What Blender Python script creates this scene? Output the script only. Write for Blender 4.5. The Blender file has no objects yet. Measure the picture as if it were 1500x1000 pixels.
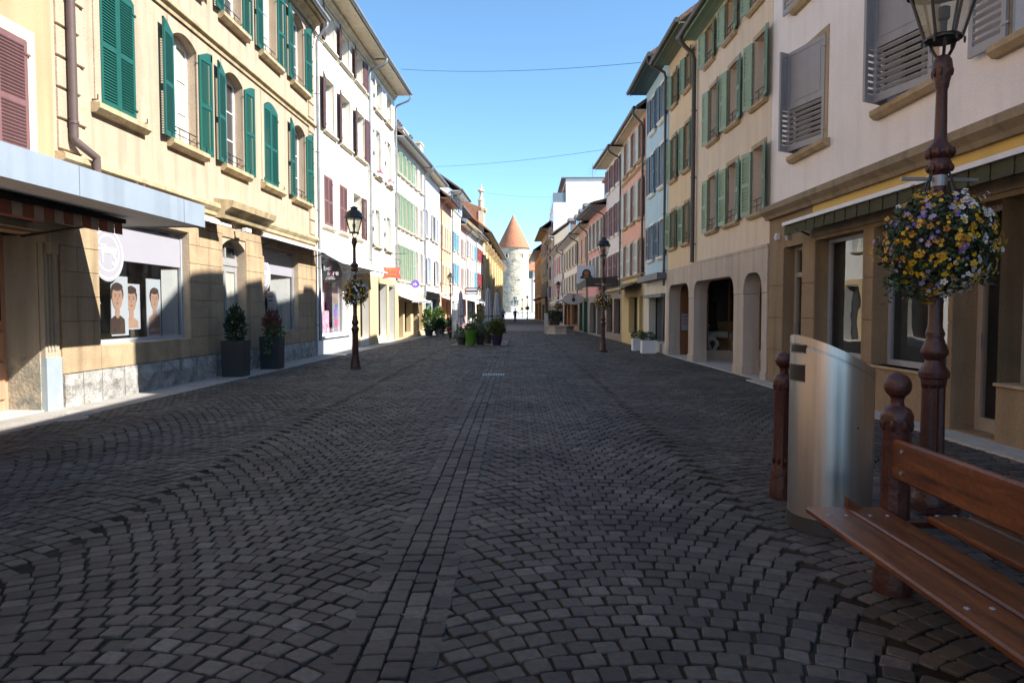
import bpy, bmesh, math, random
import numpy as np
from mathutils import Vector, Matrix, noise as mnoise
random.seed(7); np.random.seed(7)
S = bpy.context.scene
COL = S.collection
R = math.radians
# ------------------------------------------------------------------ camera
cam_d = bpy.data.cameras.new('camera'); cam = bpy.data.objects.new('camera', cam_d); COL.objects.link(cam)
cam.location = (0, 0, 1.5)
cam.rotation_euler = (R(90) - math.atan(.045), 0, math.atan(.020))
cam_d.sensor_width = 36; cam_d.lens = 24; cam_d.clip_start = .05; cam_d.clip_end = 3000
S.camera = cam
# ------------------------------------------------------------------ light
SUN = Vector((1, -.31, .90)).normalized()
w = bpy.data.worlds.new('World'); S.world = w; w.use_nodes = True
nt = w.node_tree; nt.nodes.clear()
sky = nt.nodes.new('ShaderNodeTexSky'); sky.sky_type = 'NISHITA'; sky.sun_disc = False
sky.sun_elevation = math.asin(SUN.z); sky.sun_rotation = math.atan2(SUN.x, SUN.y)
sky.altitude = 2000; sky.air_density = 1.0; sky.dust_density = 0; sky.ozone_density = 5
bg = nt.nodes.new('ShaderNodeBackground'); bg.inputs['Strength'].default_value = .108
wo = nt.nodes.new('ShaderNodeOutputWorld')
hs = nt.nodes.new('ShaderNodeHueSaturation'); hs.inputs['Hue'].default_value = .488; hs.inputs['Saturation'].default_value = 1.0; nt.links.new(sky.outputs[0], hs.inputs['Color']); nt.links.new(hs.outputs[0], bg.inputs[0]); nt.links.new(bg.outputs[0], wo.inputs[0])
sd = bpy.data.lights.new('sun', 'SUN'); sd.energy = 4.6; sd.angle = R(.5); sd.color = (1, .95, .87)
so = bpy.data.objects.new('sun', sd); COL.objects.link(so)
so.rotation_euler = SUN.to_track_quat('Z', 'Y').to_euler(); so.location = (30, -9, 30)
S.view_settings.view_transform = 'Standard'; S.view_settings.look = 'None'
S.view_settings.gamma = 1; S.view_settings.use_curve_mapping = False
S.view_settings.exposure = 1.5

# ------------------------------------------------------------------ materials
def srgb(*c): return tuple((v/12.92 if v <= .04045 else ((v+.055)/1.055)**2.4) for v in c)
MATS = {}
def mat(name, col, rough=.7, var=.12, scale=3.0, bump=0.0, bscale=60, metal=0, streak=0.0, stain=None, spec=.5, stretch=(1, 1, 1), col2=None, coat=0, fine=0.0):
    if name in MATS: return MATS[name]
    m = bpy.data.materials.new(name); m.use_nodes = True; n = m.node_tree.nodes; l = m.node_tree.links
    b = n['Principled BSDF']; b.inputs['Roughness'].default_value = rough; b.inputs['Metallic'].default_value = metal
    b.inputs['Specular IOR Level'].default_value = spec
    if coat: b.inputs['Coat Weight'].default_value = coat; b.inputs['Coat Roughness'].default_value = .15
    tc = n.new('ShaderNodeTexCoord'); mp = n.new('ShaderNodeMapping'); mp.inputs['Scale'].default_value = stretch
    l.new(tc.outputs['Object'], mp.inputs[0])
    nz = n.new('ShaderNodeTexNoise'); nz.inputs['Scale'].default_value = scale; nz.inputs['Detail'].default_value = 6; nz.inputs['Roughness'].default_value = .6
    l.new(mp.outputs[0], nz.inputs[0])
    mr = n.new('ShaderNodeMapRange'); mr.inputs[1].default_value = .3; mr.inputs[2].default_value = .7
    l.new(nz.outputs[0], mr.inputs[0])
    mx = n.new('ShaderNodeMix'); mx.data_type = 'RGBA'; l.new(mr.outputs[0], mx.inputs[0])
    c = np.array(col)
    c2 = np.array(col2) if col2 is not None else np.clip(c*(1+var*.8), 0, .95)
    mx.inputs[6].default_value = (*(c*(1-var)), 1); mx.inputs[7].default_value = (*c2, 1)
    out = mx.outputs[2]
    if fine:
        nf = n.new('ShaderNodeTexNoise'); nf.inputs['Scale'].default_value = 38; nf.inputs['Detail'].default_value = 5
        l.new(tc.outputs['Object'], nf.inputs[0])
        rf = n.new('ShaderNodeMapRange'); rf.inputs[1].default_value = .35; rf.inputs[2].default_value = .65; rf.inputs[3].default_value = 1-fine; rf.inputs[4].default_value = 1+fine*.5
        l.new(nf.outputs[0], rf.inputs[0])
        mm = n.new('ShaderNodeMix'); mm.data_type = 'RGBA'; mm.blend_type = 'MULTIPLY'; mm.inputs[0].default_value = 1
        l.new(out, mm.inputs[6]); l.new(rf.outputs[0], mm.inputs[7]); out = mm.outputs[2]
    if streak:
        m2 = n.new('ShaderNodeMapping'); m2.inputs['Scale'].default_value = (3.2, 3.2, .22); l.new(tc.outputs['Object'], m2.inputs[0])
        n2 = n.new('ShaderNodeTexNoise'); n2.inputs['Scale'].default_value = 1.2; n2.inputs['Detail'].default_value = 5; l.new(m2.outputs[0], n2.inputs[0])
        r2 = n.new('ShaderNodeMapRange'); r2.inputs[1].default_value = .46; r2.inputs[2].default_value = .74; r2.inputs[4].default_value = min(.85, streak*1.7)
        l.new(n2.outputs[0], r2.inputs[0])
        x2 = n.new('ShaderNodeMix'); x2.data_type = 'RGBA'; l.new(r2.outputs[0], x2.inputs[0]); l.new(out, x2.inputs[6])
        x2.inputs[7].default_value = (*(c*.5 if stain is None else np.array(stain)), 1); out = x2.outputs[2]
    l.new(out, b.inputs['Base Color'])
    if rough > .25:
        r3 = n.new('ShaderNodeMapRange'); r3.inputs[3].default_value = max(.05, rough-.1); r3.inputs[4].default_value = min(1, rough+.1)
        l.new(nz.outputs[0], r3.inputs[0]); l.new(r3.outputs[0], b.inputs['Roughness'])
    if bump:
        nb = n.new('ShaderNodeTexNoise'); nb.inputs['Scale'].default_value = bscale; nb.inputs['Detail'].default_value = 4; l.new(mp.outputs[0], nb.inputs[0])
        bp = n.new('ShaderNodeBump'); bp.inputs['Strength'].default_value = bump; bp.inputs['Distance'].default_value = .02
        l.new(nb.outputs[0], bp.inputs['Height']); l.new(bp.outputs[0], b.inputs['Normal'])
    MATS[name] = m; return m
def plaster(name, col, streak=.25, var=.07): return mat(name, col, .9, var, 1.1, .25, 45, streak=streak, spec=.2, fine=.06)
def stone(name, col, var=.16, streak=.3): return mat(name, col, .85, var, 2.3, .4, 30, streak=streak, spec=.25, fine=.1)
def paint(name, col, rough=.5, var=.08): return mat(name, col, rough, var, 4, .06, 70, streak=.12)

def glass(name, tint=(.9, .92, .92), dark=None, rough=.01, refl=1.0):
    """window glass: mirror by fresnel over clear or over a dim room"""
    m = bpy.data.materials.new(name); m.use_nodes = True; n = m.node_tree.nodes; l = m.node_tree.links; n.clear()
    o = n.new('ShaderNodeOutputMaterial'); mx = n.new('ShaderNodeMixShader'); fr = n.new('ShaderNodeFresnel'); fr.inputs[0].default_value = 1.52
    geo = n.new('ShaderNodeNewGeometry'); io = n.new('ShaderNodeMapRange'); io.inputs[3].default_value = 1.52; io.inputs[4].default_value = 1/1.52   # thin pane: same reflectance from both sides
    l.new(geo.outputs['Backfacing'], io.inputs[0]); l.new(io.outputs[0], fr.inputs[0])
    g = n.new('ShaderNodeBsdfGlossy'); g.inputs['Roughness'].default_value = rough; g.inputs['Color'].default_value = (.95, .97, 1, 1)
    tc = n.new('ShaderNodeTexCoord'); nz = n.new('ShaderNodeTexNoise'); nz.inputs['Scale'].default_value = 1.3; l.new(tc.outputs['Object'], nz.inputs[0])
    bp = n.new('ShaderNodeBump'); bp.inputs['Strength'].default_value = .06; bp.inputs['Distance'].default_value = .05; l.new(nz.outputs[0], bp.inputs['Height']); l.new(bp.outputs[0], g.inputs['Normal'])
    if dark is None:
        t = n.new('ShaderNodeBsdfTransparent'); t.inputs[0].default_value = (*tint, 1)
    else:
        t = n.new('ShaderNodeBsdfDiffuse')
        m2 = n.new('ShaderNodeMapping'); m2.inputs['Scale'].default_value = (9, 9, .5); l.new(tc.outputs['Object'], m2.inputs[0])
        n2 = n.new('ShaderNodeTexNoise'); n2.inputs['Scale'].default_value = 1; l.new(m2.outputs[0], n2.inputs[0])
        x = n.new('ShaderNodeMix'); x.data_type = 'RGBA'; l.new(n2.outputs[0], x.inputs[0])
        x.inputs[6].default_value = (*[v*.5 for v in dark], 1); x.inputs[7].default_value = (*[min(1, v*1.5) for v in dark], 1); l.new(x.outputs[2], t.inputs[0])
    ma = n.new('ShaderNodeMath'); ma.operation = 'MULTIPLY_ADD'; ma.inputs[1].default_value = refl; ma.inputs[2].default_value = .03
    l.new(fr.outputs[0], ma.inputs[0]); l.new(ma.outputs[0], mx.inputs[0]); l.new(t.outputs[0], mx.inputs[1]); l.new(g.outputs[0], mx.inputs[2]); l.new(mx.outputs[0], o.inputs[0])
    return m
G_SHOP = glass('shop_glass', (.86, .88, .88))
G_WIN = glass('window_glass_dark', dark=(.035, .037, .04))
G_CURT = glass('window_glass_curtained', dark=(.42, .42, .36))
G_LAMP = glass('lantern_glass', (.72, .72, .68), rough=.12)

# ------------------------------------------------------------------ mesh builder
class MB:
    def __init__(s): s.v = []; s.f = []; s.m = []; s.mi = 0
    def add(s, vs, fs):
        o = len(s.v); s.v += [tuple(v) for v in vs]; s.f += [tuple(o+i for i in f) for f in fs]; s.m += [s.mi]*len(fs); return s
    def box(s, x0, x1, y0, y1, z0, z1):
        return s.add([(x0,y0,z0),(x1,y0,z0),(x1,y1,z0),(x0,y1,z0),(x0,y0,z1),(x1,y0,z1),(x1,y1,z1),(x0,y1,z1)],
                     [(0,3,2,1),(4,5,6,7),(0,1,5,4),(1,2,6,5),(2,3,7,6),(3,0,4,7)])
    def quad(s, a, b, c, d): return s.add([a, b, c, d], [(0, 1, 2, 3)])
    def prism(s, poly, y0, y1):      # poly in x,z ; extruded in y
        n = len(poly)
        return s.add([(x, y0, z) for x, z in poly]+[(x, y1, z) for x, z in poly],
                     [tuple(range(n)), tuple(range(2*n-1, n-1, -1))]+[(i, i+n, (i+1) % n+n, (i+1) % n) for i in range(n)])
    def prismx(s, poly, x0, x1):     # poly in y,z ; extruded in x
        n = len(poly)
        return s.add([(x0, y, z) for y, z in poly]+[(x1, y, z) for y, z in poly],
                     [tuple(range(n)), tuple(range(2*n-1, n-1, -1))]+[(i, i+n, (i+1) % n+n, (i+1) % n) for i in range(n)])
    def prismz(s, poly, z0, z1):
        n = len(poly)
        return s.add([(x, y, z0) for x, y in poly]+[(x, y, z1) for x, y in poly],
                     [tuple(range(n-1, -1, -1)), tuple(range(n, 2*n))]+[(i, (i+1) % n, (i+1) % n+n, i+n) for i in range(n)])
    def tube(s, pts, r, n=8, caps=True):
        P = [Vector(p) for p in pts]; rr = r if isinstance(r, (list, tuple)) else [r]*len(P); vs = []; fs = []
        for i, p in enumerate(P):
            d = (P[min(i+1, len(P)-1)]-P[max(i-1, 0)]).normalized()
            a = d.orthogonal().normalized() if i == 0 else (pa - d*pa.dot(d)).normalized()
            pa = a; b = d.cross(a)
            for k in range(n):
                t = 2*math.pi*k/n; vs.append(p+(a*math.cos(t)+b*math.sin(t))*rr[i])
        for i in range(len(P)-1):
            for k in range(n): fs.append((i*n+k, i*n+(k+1) % n, (i+1)*n+(k+1) % n, (i+1)*n+k))
        if caps: fs += [tuple(range(n-1, -1, -1)), tuple(range((len(P)-1)*n, len(P)*n))]
        return s.add(vs, fs)
    def lathe(s, prof, n=16, c=(0, 0, 0), rot=0, flute=None):   # prof [(r,z)]
        vs = []; fs = []
        for j, (r, z) in enumerate(prof):
            for k in range(n):
                t = 2*math.pi*k/n+rot; q = r
                if flute and flute[0] <= z <= flute[1] and k % 2: q = r*flute[2]
                vs.append((c[0]+q*math.cos(t), c[1]+q*math.sin(t), c[2]+z))
        for i in range(len(prof)-1):
            for k in range(n): fs.append((i*n+k, i*n+(k+1) % n, (i+1)*n+(k+1) % n, (i+1)*n+k))
        fs += [tuple(range(n-1, -1, -1)), tuple(range((len(prof)-1)*n, len(prof)*n))]
        return s.add(vs, fs)
    def ball(s, c, r, n=12, m=8):
        rx, ry, rz = r if isinstance(r, (tuple, list)) else (r, r, r)
        vs = [(c[0], c[1], c[2]-rz)]; fs = []
        for j in range(1, m):
            p = -math.pi/2+math.pi*j/m
            for k in range(n): t = 2*math.pi*k/n; vs.append((c[0]+rx*math.cos(p)*math.cos(t), c[1]+ry*math.cos(p)*math.sin(t), c[2]+rz*math.sin(p)))
        vs.append((c[0], c[1], c[2]+rz))
        for k in range(n): fs.append((0, 1+(k+1) % n, 1+k)); fs.append((len(vs)-1, 1+(m-2)*n+k, 1+(m-2)*n+(k+1) % n))
        for j in range(m-2):
            for k in range(n): fs.append((1+j*n+k, 1+j*n+(k+1) % n, 1+(j+1)*n+(k+1) % n, 1+(j+1)*n+k))
        return s.add(vs, fs)
    def mesh(s, name, mats, smooth=False, bevel=0):
        me = bpy.data.meshes.new(name); me.from_pydata(s.v, [], s.f)
        ms = mats if isinstance(mats, (list, tuple)) else [mats]
        for q in ms: me.materials.append(q)
        if len(ms) > 1: me.polygons.foreach_set('material_index', s.m)
        if bevel:
            bm = bmesh.new(); bm.from_mesh(me); bmesh.ops.bevel(bm, geom=bm.edges[:], offset=bevel, segments=2 if bevel > .012 else 1, affect='EDGES', profile=.6); bm.to_mesh(me); bm.free()
        if smooth:
            me.polygons.foreach_set('use_smooth', [True]*len(me.polygons))
            me.set_sharp_from_angle(angle=R(38))
        me.update(); return me
    def build(s, name, mats, parent=None, smooth=False, bevel=0, loc=(0, 0, 0)):
        o = bpy.data.objects.new(name, s.mesh(name, mats, smooth, bevel)); COL.objects.link(o); o.location = loc
        if parent: o.parent = parent
        return o
def inst(name, me, parent, loc=(0, 0, 0), rz=0, scale=None):
    o = bpy.data.objects.new(name, me); COL.objects.link(o); o.location = loc; o.rotation_euler.z = rz
    if parent: o.parent = parent
    if scale: o.scale = scale
    return o
def tag(o, label=None, cat=None, group=None, kind=None):
    if label: o['label'] = label
    if cat: o['category'] = cat
    if group: o['group'] = group
    if kind: o['kind'] = kind
    return o
def thing(name, label, cat, loc=(0, 0, 0), rz=0, group=None):
    o = bpy.data.objects.new(name, None); COL.objects.link(o); o.location = loc; o.rotation_euler.z = rz; o.empty_display_size = .3
    return tag(o, label, cat, group)
def copy_tree(o, parent=None):
    c = o.copy(); COL.objects.link(c)
    if parent: c.parent = parent
    for ch in o.children: copy_tree(ch, c)
    return c
def text(name, s, size, m, parent, loc, rot=(R(90), 0, 0), ext=.004, align='CENTER', sx=1):
    cu = bpy.data.curves.new(name, 'FONT'); cu.body = s; cu.size = size; cu.extrude = ext; cu.align_x = align; cu.align_y = 'CENTER'; cu.resolution_u = 3
    t = bpy.data.objects.new('tmp', cu); COL.objects.link(t); bpy.context.view_layer.update()
    me = bpy.data.meshes.new_from_object(t.evaluated_get(bpy.context.evaluated_depsgraph_get())); bpy.data.objects.remove(t)
    me.materials.clear(); me.materials.append(m)
    o = bpy.data.objects.new(name, me); COL.objects.link(o); o.parent = parent; o.location = loc; o.rotation_euler = rot; o.scale = (sx, 1, 1)
    return o
def skin(name, verts, edges, rad, m, parent=None, root=0, sub=2):
    me = bpy.data.meshes.new(name); me.from_pydata(verts, edges, [])
    o = bpy.data.objects.new(name, me); COL.objects.link(o)
    md = o.modifiers.new('s', 'SKIN'); md.use_smooth_shade = True
    for i, r in enumerate(rad): me.skin_vertices[0].data[i].radius = (r, r) if not isinstance(r, tuple) else r
    me.skin_vertices[0].data[root].use_root = True
    o.modifiers.new('b', 'SUBSURF').levels = sub
    bpy.context.view_layer.update()
    n = bpy.data.meshes.new_from_object(o.evaluated_get(bpy.context.evaluated_depsgraph_get())); bpy.data.objects.remove(o)
    n.materials.clear()
    for q in (m if isinstance(m, (list, tuple)) else [m]): n.materials.append(q)
    o = bpy.data.objects.new(name, n); COL.objects.link(o)
    if parent: o.parent = parent
    return o

# common materials
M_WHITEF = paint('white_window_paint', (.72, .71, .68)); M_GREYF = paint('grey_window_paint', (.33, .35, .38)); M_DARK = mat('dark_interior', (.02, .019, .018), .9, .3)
M_SAND = stone('sandstone_sill', (.52, .42, .28)); M_ZINC = mat('zinc_pipe', (.3, .32, .34), .45, .15, metal=.6); M_BROWNPIPE = mat('brown_pipe', (.10, .07, .065), .5, .15)
M_COPPER = mat('dark_copper_pipe', (.07, .055, .05), .5, .2); M_BLACK = mat('black_iron', (.012, .012, .013), .45, .1); M_CONC = mat('pale_concrete', (.42, .40, .37), .9, .12, 2, .3, 80, fine=.12)
M_TILE_BR = mat('brown_roof_tiles', (.16, .10, .075), .85, .3, 6, .8, 22, fine=.3); M_TILE_OR = mat('orange_roof_tiles', (.42, .17, .09), .85, .2, 1.5, .8, 14, fine=.25)
M_SLATE = mat('grey_roof_metal', (.12, .13, .14), .6, .15); M_WHITE = plaster('white_trim', (.78, .77, .73)); M_CREAM = plaster('cream_trim', (.66, .58, .44))
# ------------------------------------------------------------------ street line (metres, eye at x=0 y=0)
LP = [(-7.25,-8),(-7.25,4),(-7.15,10.34),(-7.0,22.68),(-6.8,29.87),(-6.64,34.85),(-6.33,42.39),(-6.11,48.79),(-5.92,54.29),(-5.71,60.1),(-5.57,63.99),(-5.27,72.11),(-4.99,79.12),(-4.3,122.9)]
RP = [(5.3,-8),(5.25,8),(5.08,14.4),(4.9,20.04),(4.81,23.3),(4.73,27.29),(4.6,32.77),(4.4,37.71),(4.04,44.02),(3.82,49.16),(3.41,60.99),(3.03,72.43),(2.72,82.66),(2.25,98.2),(1.6,121.8)]
def xat(P, y):
    return float(np.interp(y, [p[1] for p in P], [p[0] for p in P]))

# ground
def stone_mat():
    m = bpy.data.materials.new('cobble_stone'); m.use_nodes = True; n = m.node_tree.nodes; l = m.node_tree.links; b = n['Principled BSDF']
    at = n.new('ShaderNodeAttribute'); at.attribute_name = 'tone'
    cr = n.new('ShaderNodeValToRGB'); e = cr.color_ramp.elements
    e[0].position = 0; e[0].color = (.028, .024, .021, 1); e[1].position = 1; e[1].color = (.120, .110, .098, 1)
    for p, c in ((.2, (.056, .048, .044)), (.4, (.052, .047, .041)), (.62, (.082, .074, .064)), (.8, (.068, .057, .050))):
        q = cr.color_ramp.elements.new(p); q.color = (*c, 1)
    l.new(at.outputs['Fac'], cr.inputs[0])
    tc = n.new('ShaderNodeNewGeometry'); nz = n.new('ShaderNodeTexNoise'); nz.inputs['Scale'].default_value = 26; nz.inputs['Detail'].default_value = 7; nz.inputs['Roughness'].default_value = .65
    l.new(tc.outputs['Position'], nz.inputs[0])
    r = n.new('ShaderNodeMapRange'); r.inputs[1].default_value = .3; r.inputs[2].default_value = .7; r.inputs[3].default_value = .62; r.inputs[4].default_value = 1.35; l.new(nz.outputs[0], r.inputs[0])
    big = n.new('ShaderNodeTexNoise'); big.inputs['Scale'].default_value = .8; big.inputs['Detail'].default_value = 3; l.new(tc.outputs['Position'], big.inputs[0])
    r2 = n.new('ShaderNodeMapRange'); r2.inputs[1].default_value = .35; r2.inputs[2].default_value = .65; r2.inputs[3].default_value = .62; r2.inputs[4].default_value = 1.3; l.new(big.outputs[0], r2.inputs[0])
    mu = n.new('ShaderNodeMath'); mu.operation = 'MULTIPLY'; l.new(r.outputs[0], mu.inputs[0]); l.new(r2.outputs[0], mu.inputs[1])
    mm = n.new('ShaderNodeMix'); mm.data_type = 'RGBA'; mm.blend_type = 'MULTIPLY'; mm.inputs[0].default_value = 1; l.new(cr.outputs[0], mm.inputs[6]); l.new(mu.outputs[0], mm.inputs[7])
    l.new(mm.outputs[2], b.inputs['Base Color'])
    r3 = n.new('ShaderNodeMapRange'); r3.inputs[3].default_value = .55; r3.inputs[4].default_value = .9; l.new(nz.outputs[0], r3.inputs[0]); l.new(r3.outputs[0], b.inputs['Roughness'])
    bp = n.new('ShaderNodeBump'); bp.inputs['Strength'].default_value = .55; bp.inputs['Distance'].default_value = .012; l.new(nz.outputs[0], bp.inputs['Height']); l.new(bp.outputs[0], b.inputs['Normal'])
    return m
M_COB = stone_mat()
M_JOINT = mat('sand_and_moss_joint', (.016, .015, .013), 1, .4, 1.2, .5, 60, col2=(.06, .055, .045), spec=.1)
M_EARTH = mat('ground_earth', (.12, .11, .10), 1, .2, .5)
M_FARPAVE = mat('distant_cobbles', (.10, .095, .092), .8, .25, 3.5, .4, 9, fine=.3, stretch=(1, 1, 1))
g = MB(); g.quad((-600,-400,-.08),(600,-400,-.08),(600,1200,-.08),(-600,1200,-.08)); tag(g.build('ground', M_EARTH), kind='structure')
g = MB(); g.quad((-8.5,-10,-.014),(7.0,-10,-.014),(6.2,51,-.014),(-7.8,51,-.014)); street = tag(g.build('street', M_JOINT), kind='structure')
g = MB(); g.quad((-7.6,51,-.004),(6,51,-.004),(3.6,126,-.004),(-6,126,-.004)); tag(g.build('street', M_FARPAVE), kind='structure')
M_PLAZA = mat('pale_square_paving', (.36, .34, .31), .9, .1, .8)
g = MB(); g.quad((-60,126,-.02),(60,126,-.02),(60,260,-.02),(-60,260,-.02)); tag(g.build('square', M_PLAZA), kind='structure')

def gutter_x(y): return float(np.interp(y, [0, 2.75, 8.1, 16, 30, 60], [-.58, -.60, -.69, -.80, -1.0, -1.5]))
def cobbles():
    """stone centres: (x, y, angle, half width, half length)"""
    out = []; p = .121
    rows = 4; pw = .118
    # gutter: straight rows running down the street
    y = .6
    for r in range(rows):
        y = .6+random.random()*.1
        while y < 51:
            L = random.uniform(.12, .17); gx = gutter_x(y); dx = gutter_x(y+1)-gx
            out.append((gx+(r-rows/2+.5)*pw, y+L/2, -math.atan(dx), pw/2-.003, L/2-.005, .003, 1)); y += L
    hw = rows*pw/2+.004
    # segmental arcs on either side
    PW = 2.12
    for side in (-1, 1):
        for k in range(6):
            u0 = hw+k*PW; rad = 1.85; off = random.random()*.3
            ns = int(PW/p*1.06)
            j = -18
            while True:
                yb = .2+j*p*.98+off
                if yb > 52: break
                for q in range(ns):
                    u = (q+.5)/ns*PW+((j % 2)-.5)*.07+random.uniform(-.006, .006); t = (u-PW/2)
                    if abs(t) > PW/2+.035: continue
                    if k == 0 and u < .0: continue
                    sag = math.sqrt(max(.05, rad*rad-t*t))-math.sqrt(rad*rad-PW*PW/4)
                    y = yb+sag; ang = -math.atan2(t, math.sqrt(max(.05, rad*rad-t*t)))
                    gx = gutter_x(y)
                    x = gx+side*(u0+u-(.075 if k == 0 else .03))
                    if y < .5 or y > 51.2: continue
                    if x < xat(LP, y)+.85 or x > xat(RP, y)-.02: continue
                    ca = math.cos(ang)
                    out.append((x, y+random.uniform(-.006, .006), ang*side+random.uniform(-.05, .05), PW/ns/2*(.96/ca if ca > .8 else 1.1)-.0035, p*.98*ca/2-.0035, 0, 0))
                j += 1
    return out
def stone_geo(c, oct_):
    """vertices and quads of one rounded stone, local"""
    x, y, a, hw, hl, dz, gut = c
    hw *= random.uniform(.96, 1.03); hl *= random.uniform(.96, 1.03)
    h = dz+random.uniform(-.005, .003); tx = random.uniform(-.045, .045); ty = random.uniform(-.045, .045)
    co = [(-hw, -hl), (hw, -hl), (hw, hl), (-hw, hl)]
    co = [(px*random.uniform(.93, 1.04), py*random.uniform(.93, 1.05)) for px, py in co]
    if oct_:
        nc = []
        for i in range(4):
            A = co[i]; P = co[i-1]; N = co[(i+1) % 4]; t = random.uniform(.05, .13)
            nc.append((A[0]+(P[0]-A[0])*t, A[1]+(P[1]-A[1])*t)); t = random.uniform(.05, .13)
            nc.append((A[0]+(N[0]-A[0])*t, A[1]+(N[1]-A[1])*t))
        co = nc
    n = len(co); vs = []
    ins = .0065
    for kz, (s_, z_) in enumerate(((1.0, -.032), (1.0, -.0045), (None, 0))):
        for px, py in co:
            if s_ is None:
                r = math.hypot(px, py); q = 1-ins/r; X, Y = px*q, py*q; z = h+X*tx+Y*ty
            else: X, Y = px, py; z = (h+z_+X*tx+Y*ty) if kz else -.032
            vs.append((X, Y, z))
    fs = []
    for r in range(2):
        for i in range(n): fs.append((r*n+i, r*n+(i+1) % n, (r+1)*n+(i+1) % n, (r+1)*n+i))
    fs.append(tuple(range(2*n, 3*n)))
    ca, sa = math.cos(a), math.sin(a)
    return vs, fs, ca, sa
def build_cobbles():
    st = cobbles()
    keep = []; hx, hy = cam.location.x, cam.location.y
    vis = []
    for i, c in enumerate(st):
        x, y = c[0], c[1]
        if y > 2.72 and abs((x+.02*y)/y) < .76 and not (x > 1.35 and y < 3.8): vis.append((y*y, i))
    vis.sort(); near = set(i for _, i in vis[:300])
    def setmesh(name, V, F, T, loc=None, parent=street):
        me = bpy.data.meshes.new(name); me.from_pydata(V, [], F); me.materials.append(M_COB)
        a = me.attributes.new('tone', 'FLOAT', 'FACE'); a.data.foreach_set('value', T)
        return me
    variants = []
    V = []; F = []; T = []
    # a few shared shapes for the individual stones
    def local(c):
        vs, fs, ca, sa = stone_geo((0, 0, 0, c[3], c[4], 0, 0), True); return vs, fs
    pools = {}
    for i in sorted(near):
        c = st[i]; key = (round(c[3], 3) > .052, c[6])
        pool = pools.setdefault(key, [])
        if len(pool) < 14:
            vs, fs = local(c); me = setmesh('cobblestone', vs, fs, [random.random()]*len(fs)); pool.append((me, c[3], c[4]))
        me, w_, l_ = random.choice(pool)
        o = inst('cobblestone', me, street, (c[0], c[1], c[5]+random.uniform(-.003, .002)), c[2], (c[3]/w_*random.uniform(.96, 1), c[4]/l_*random.uniform(.96, 1), 1))
    for i, c in enumerate(st):
        if i in near: continue
        vs, fs, ca, sa = stone_geo(c, c[1] < 11)
        o = len(V); V += [(c[0]+x*ca-y*sa, c[1]+x*sa+y*ca, z) for x, y, z in vs]
        F += [tuple(o+k for k in f) for f in fs]; T += [min(1, max(0, random.random()*.9+.05))]*len(fs)
    me = setmesh('cobblestone_paving', V, F, T); o = bpy.data.objects.new('cobblestone_paving', me); COL.objects.link(o); o.parent = street; o['kind'] = 'stuff'
    print('cobbles', len(st), 'faces', len(F))
build_cobbles()
# pale slab strip along the foot of the left houses: separate slabs
M_SLAB = mat('pale_pavement_slab', (.30, .285, .26), .85, .14, 2.5, .4, 50, fine=.15)
pv = thing('pavement', None, None); tag(pv, kind='structure')
y = 2.0
while y < 34:
    L = 1.25; m = MB(); x0, x1 = xat(LP, y)-.05, xat(LP, y+L)-.05
    m.add([(x0,y+.006,-.02),(x0+.88,y+.006,-.02),(x1+.88,y+L-.006,-.02),(x1,y+L-.006,-.02),(x0,y+.006,.012),(x0+.88,y+.006,.006),(x1+.88,y+L-.006,.006),(x1,y+L-.006,.012)],
          [(0,3,2,1),(4,5,6,7),(0,1,5,4),(1,2,6,5),(2,3,7,6),(3,0,4,7)])
    m.build('paving_slab', M_SLAB, pv); y += L
m = MB(); m.add([(-6.9,34,-.01),(-5.8,34,-.01),(-4.6,78,-.01),(-5.4,78,-.01),(-6.9,34,.004),(-5.8,34,.004),(-4.6,78,.004),(-5.4,78,.004)], [(0,3,2,1),(4,5,6,7),(0,1,5,4),(1,2,6,5),(2,3,7,6),(3,0,4,7)]); m.build('paving_strip', M_SLAB, pv)
# stone edge on the right under the shop fronts
y = 3.0
while y < 14.4:
    m = MB(); x0, x1 = xat(RP, y), xat(RP, y+1.3)
    m.add([(x0-.34,y+.005,-.02),(x0+.1,y+.005,-.02),(x1+.1,y+1.295,-.02),(x1-.34,y+1.295,-.02),(x0-.34,y+.005,.03),(x0+.1,y+.005,.036),(x1+.1,y+1.295,.036),(x1-.34,y+1.295,.03)],
          [(0,3,2,1),(4,5,6,7),(0,1,5,4),(1,2,6,5),(2,3,7,6),(3,0,4,7)]); m.build('kerb_slab', M_CONC, pv); y += 1.3

# manhole covers and drain
def manhole(x, y, r, label):
    t = thing('manhole_cover', label, 'manhole cover', (x, y, .006))
    m = MB(); m.lathe([(r, -.02), (r, .006), (r-.03, .006), (r-.03, .002)], 28); m.build('rim', M_CONC, t, True)
    m = MB(); m.lathe([(r-.035, -.02), (r-.035, .003)], 28)
    for i in range(-4, 5):
        L = math.sqrt(max(0, (r-.06)**2-(i*.055)**2)); m.box(-L, L, i*.055-.008, i*.055+.008, .003, .007)
    m.build('lid', M_CONC, t)
manhole(-6.36, 9.32, .24, 'round manhole cover nearer the camera, by the pale pavement strip')
manhole(-6.5, 9.85, .22, 'round manhole cover farther from the camera, close to the rough stone plinth')
t = thing('street_drain', 'iron drain grate set in the centre gutter of the street', 'drain', (-.75, 15.9, .008))
m = MB(); m.box(-.25, -.22, -.2, .2, -.02, .01); m.box(.22, .25, -.2, .2, -.02, .01); m.box(-.22, .22, -.2, -.17, -.02, .01); m.box(-.22, .22, .17, .2, -.02, .01); m.build('grate_frame', M_ZINC, t)
for i in range(7): m = MB(); m.box(-.19+i*.06, -.16+i*.06, -.17, .17, -.02, .006); m.build('grate_bar', M_ZINC, t)

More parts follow.
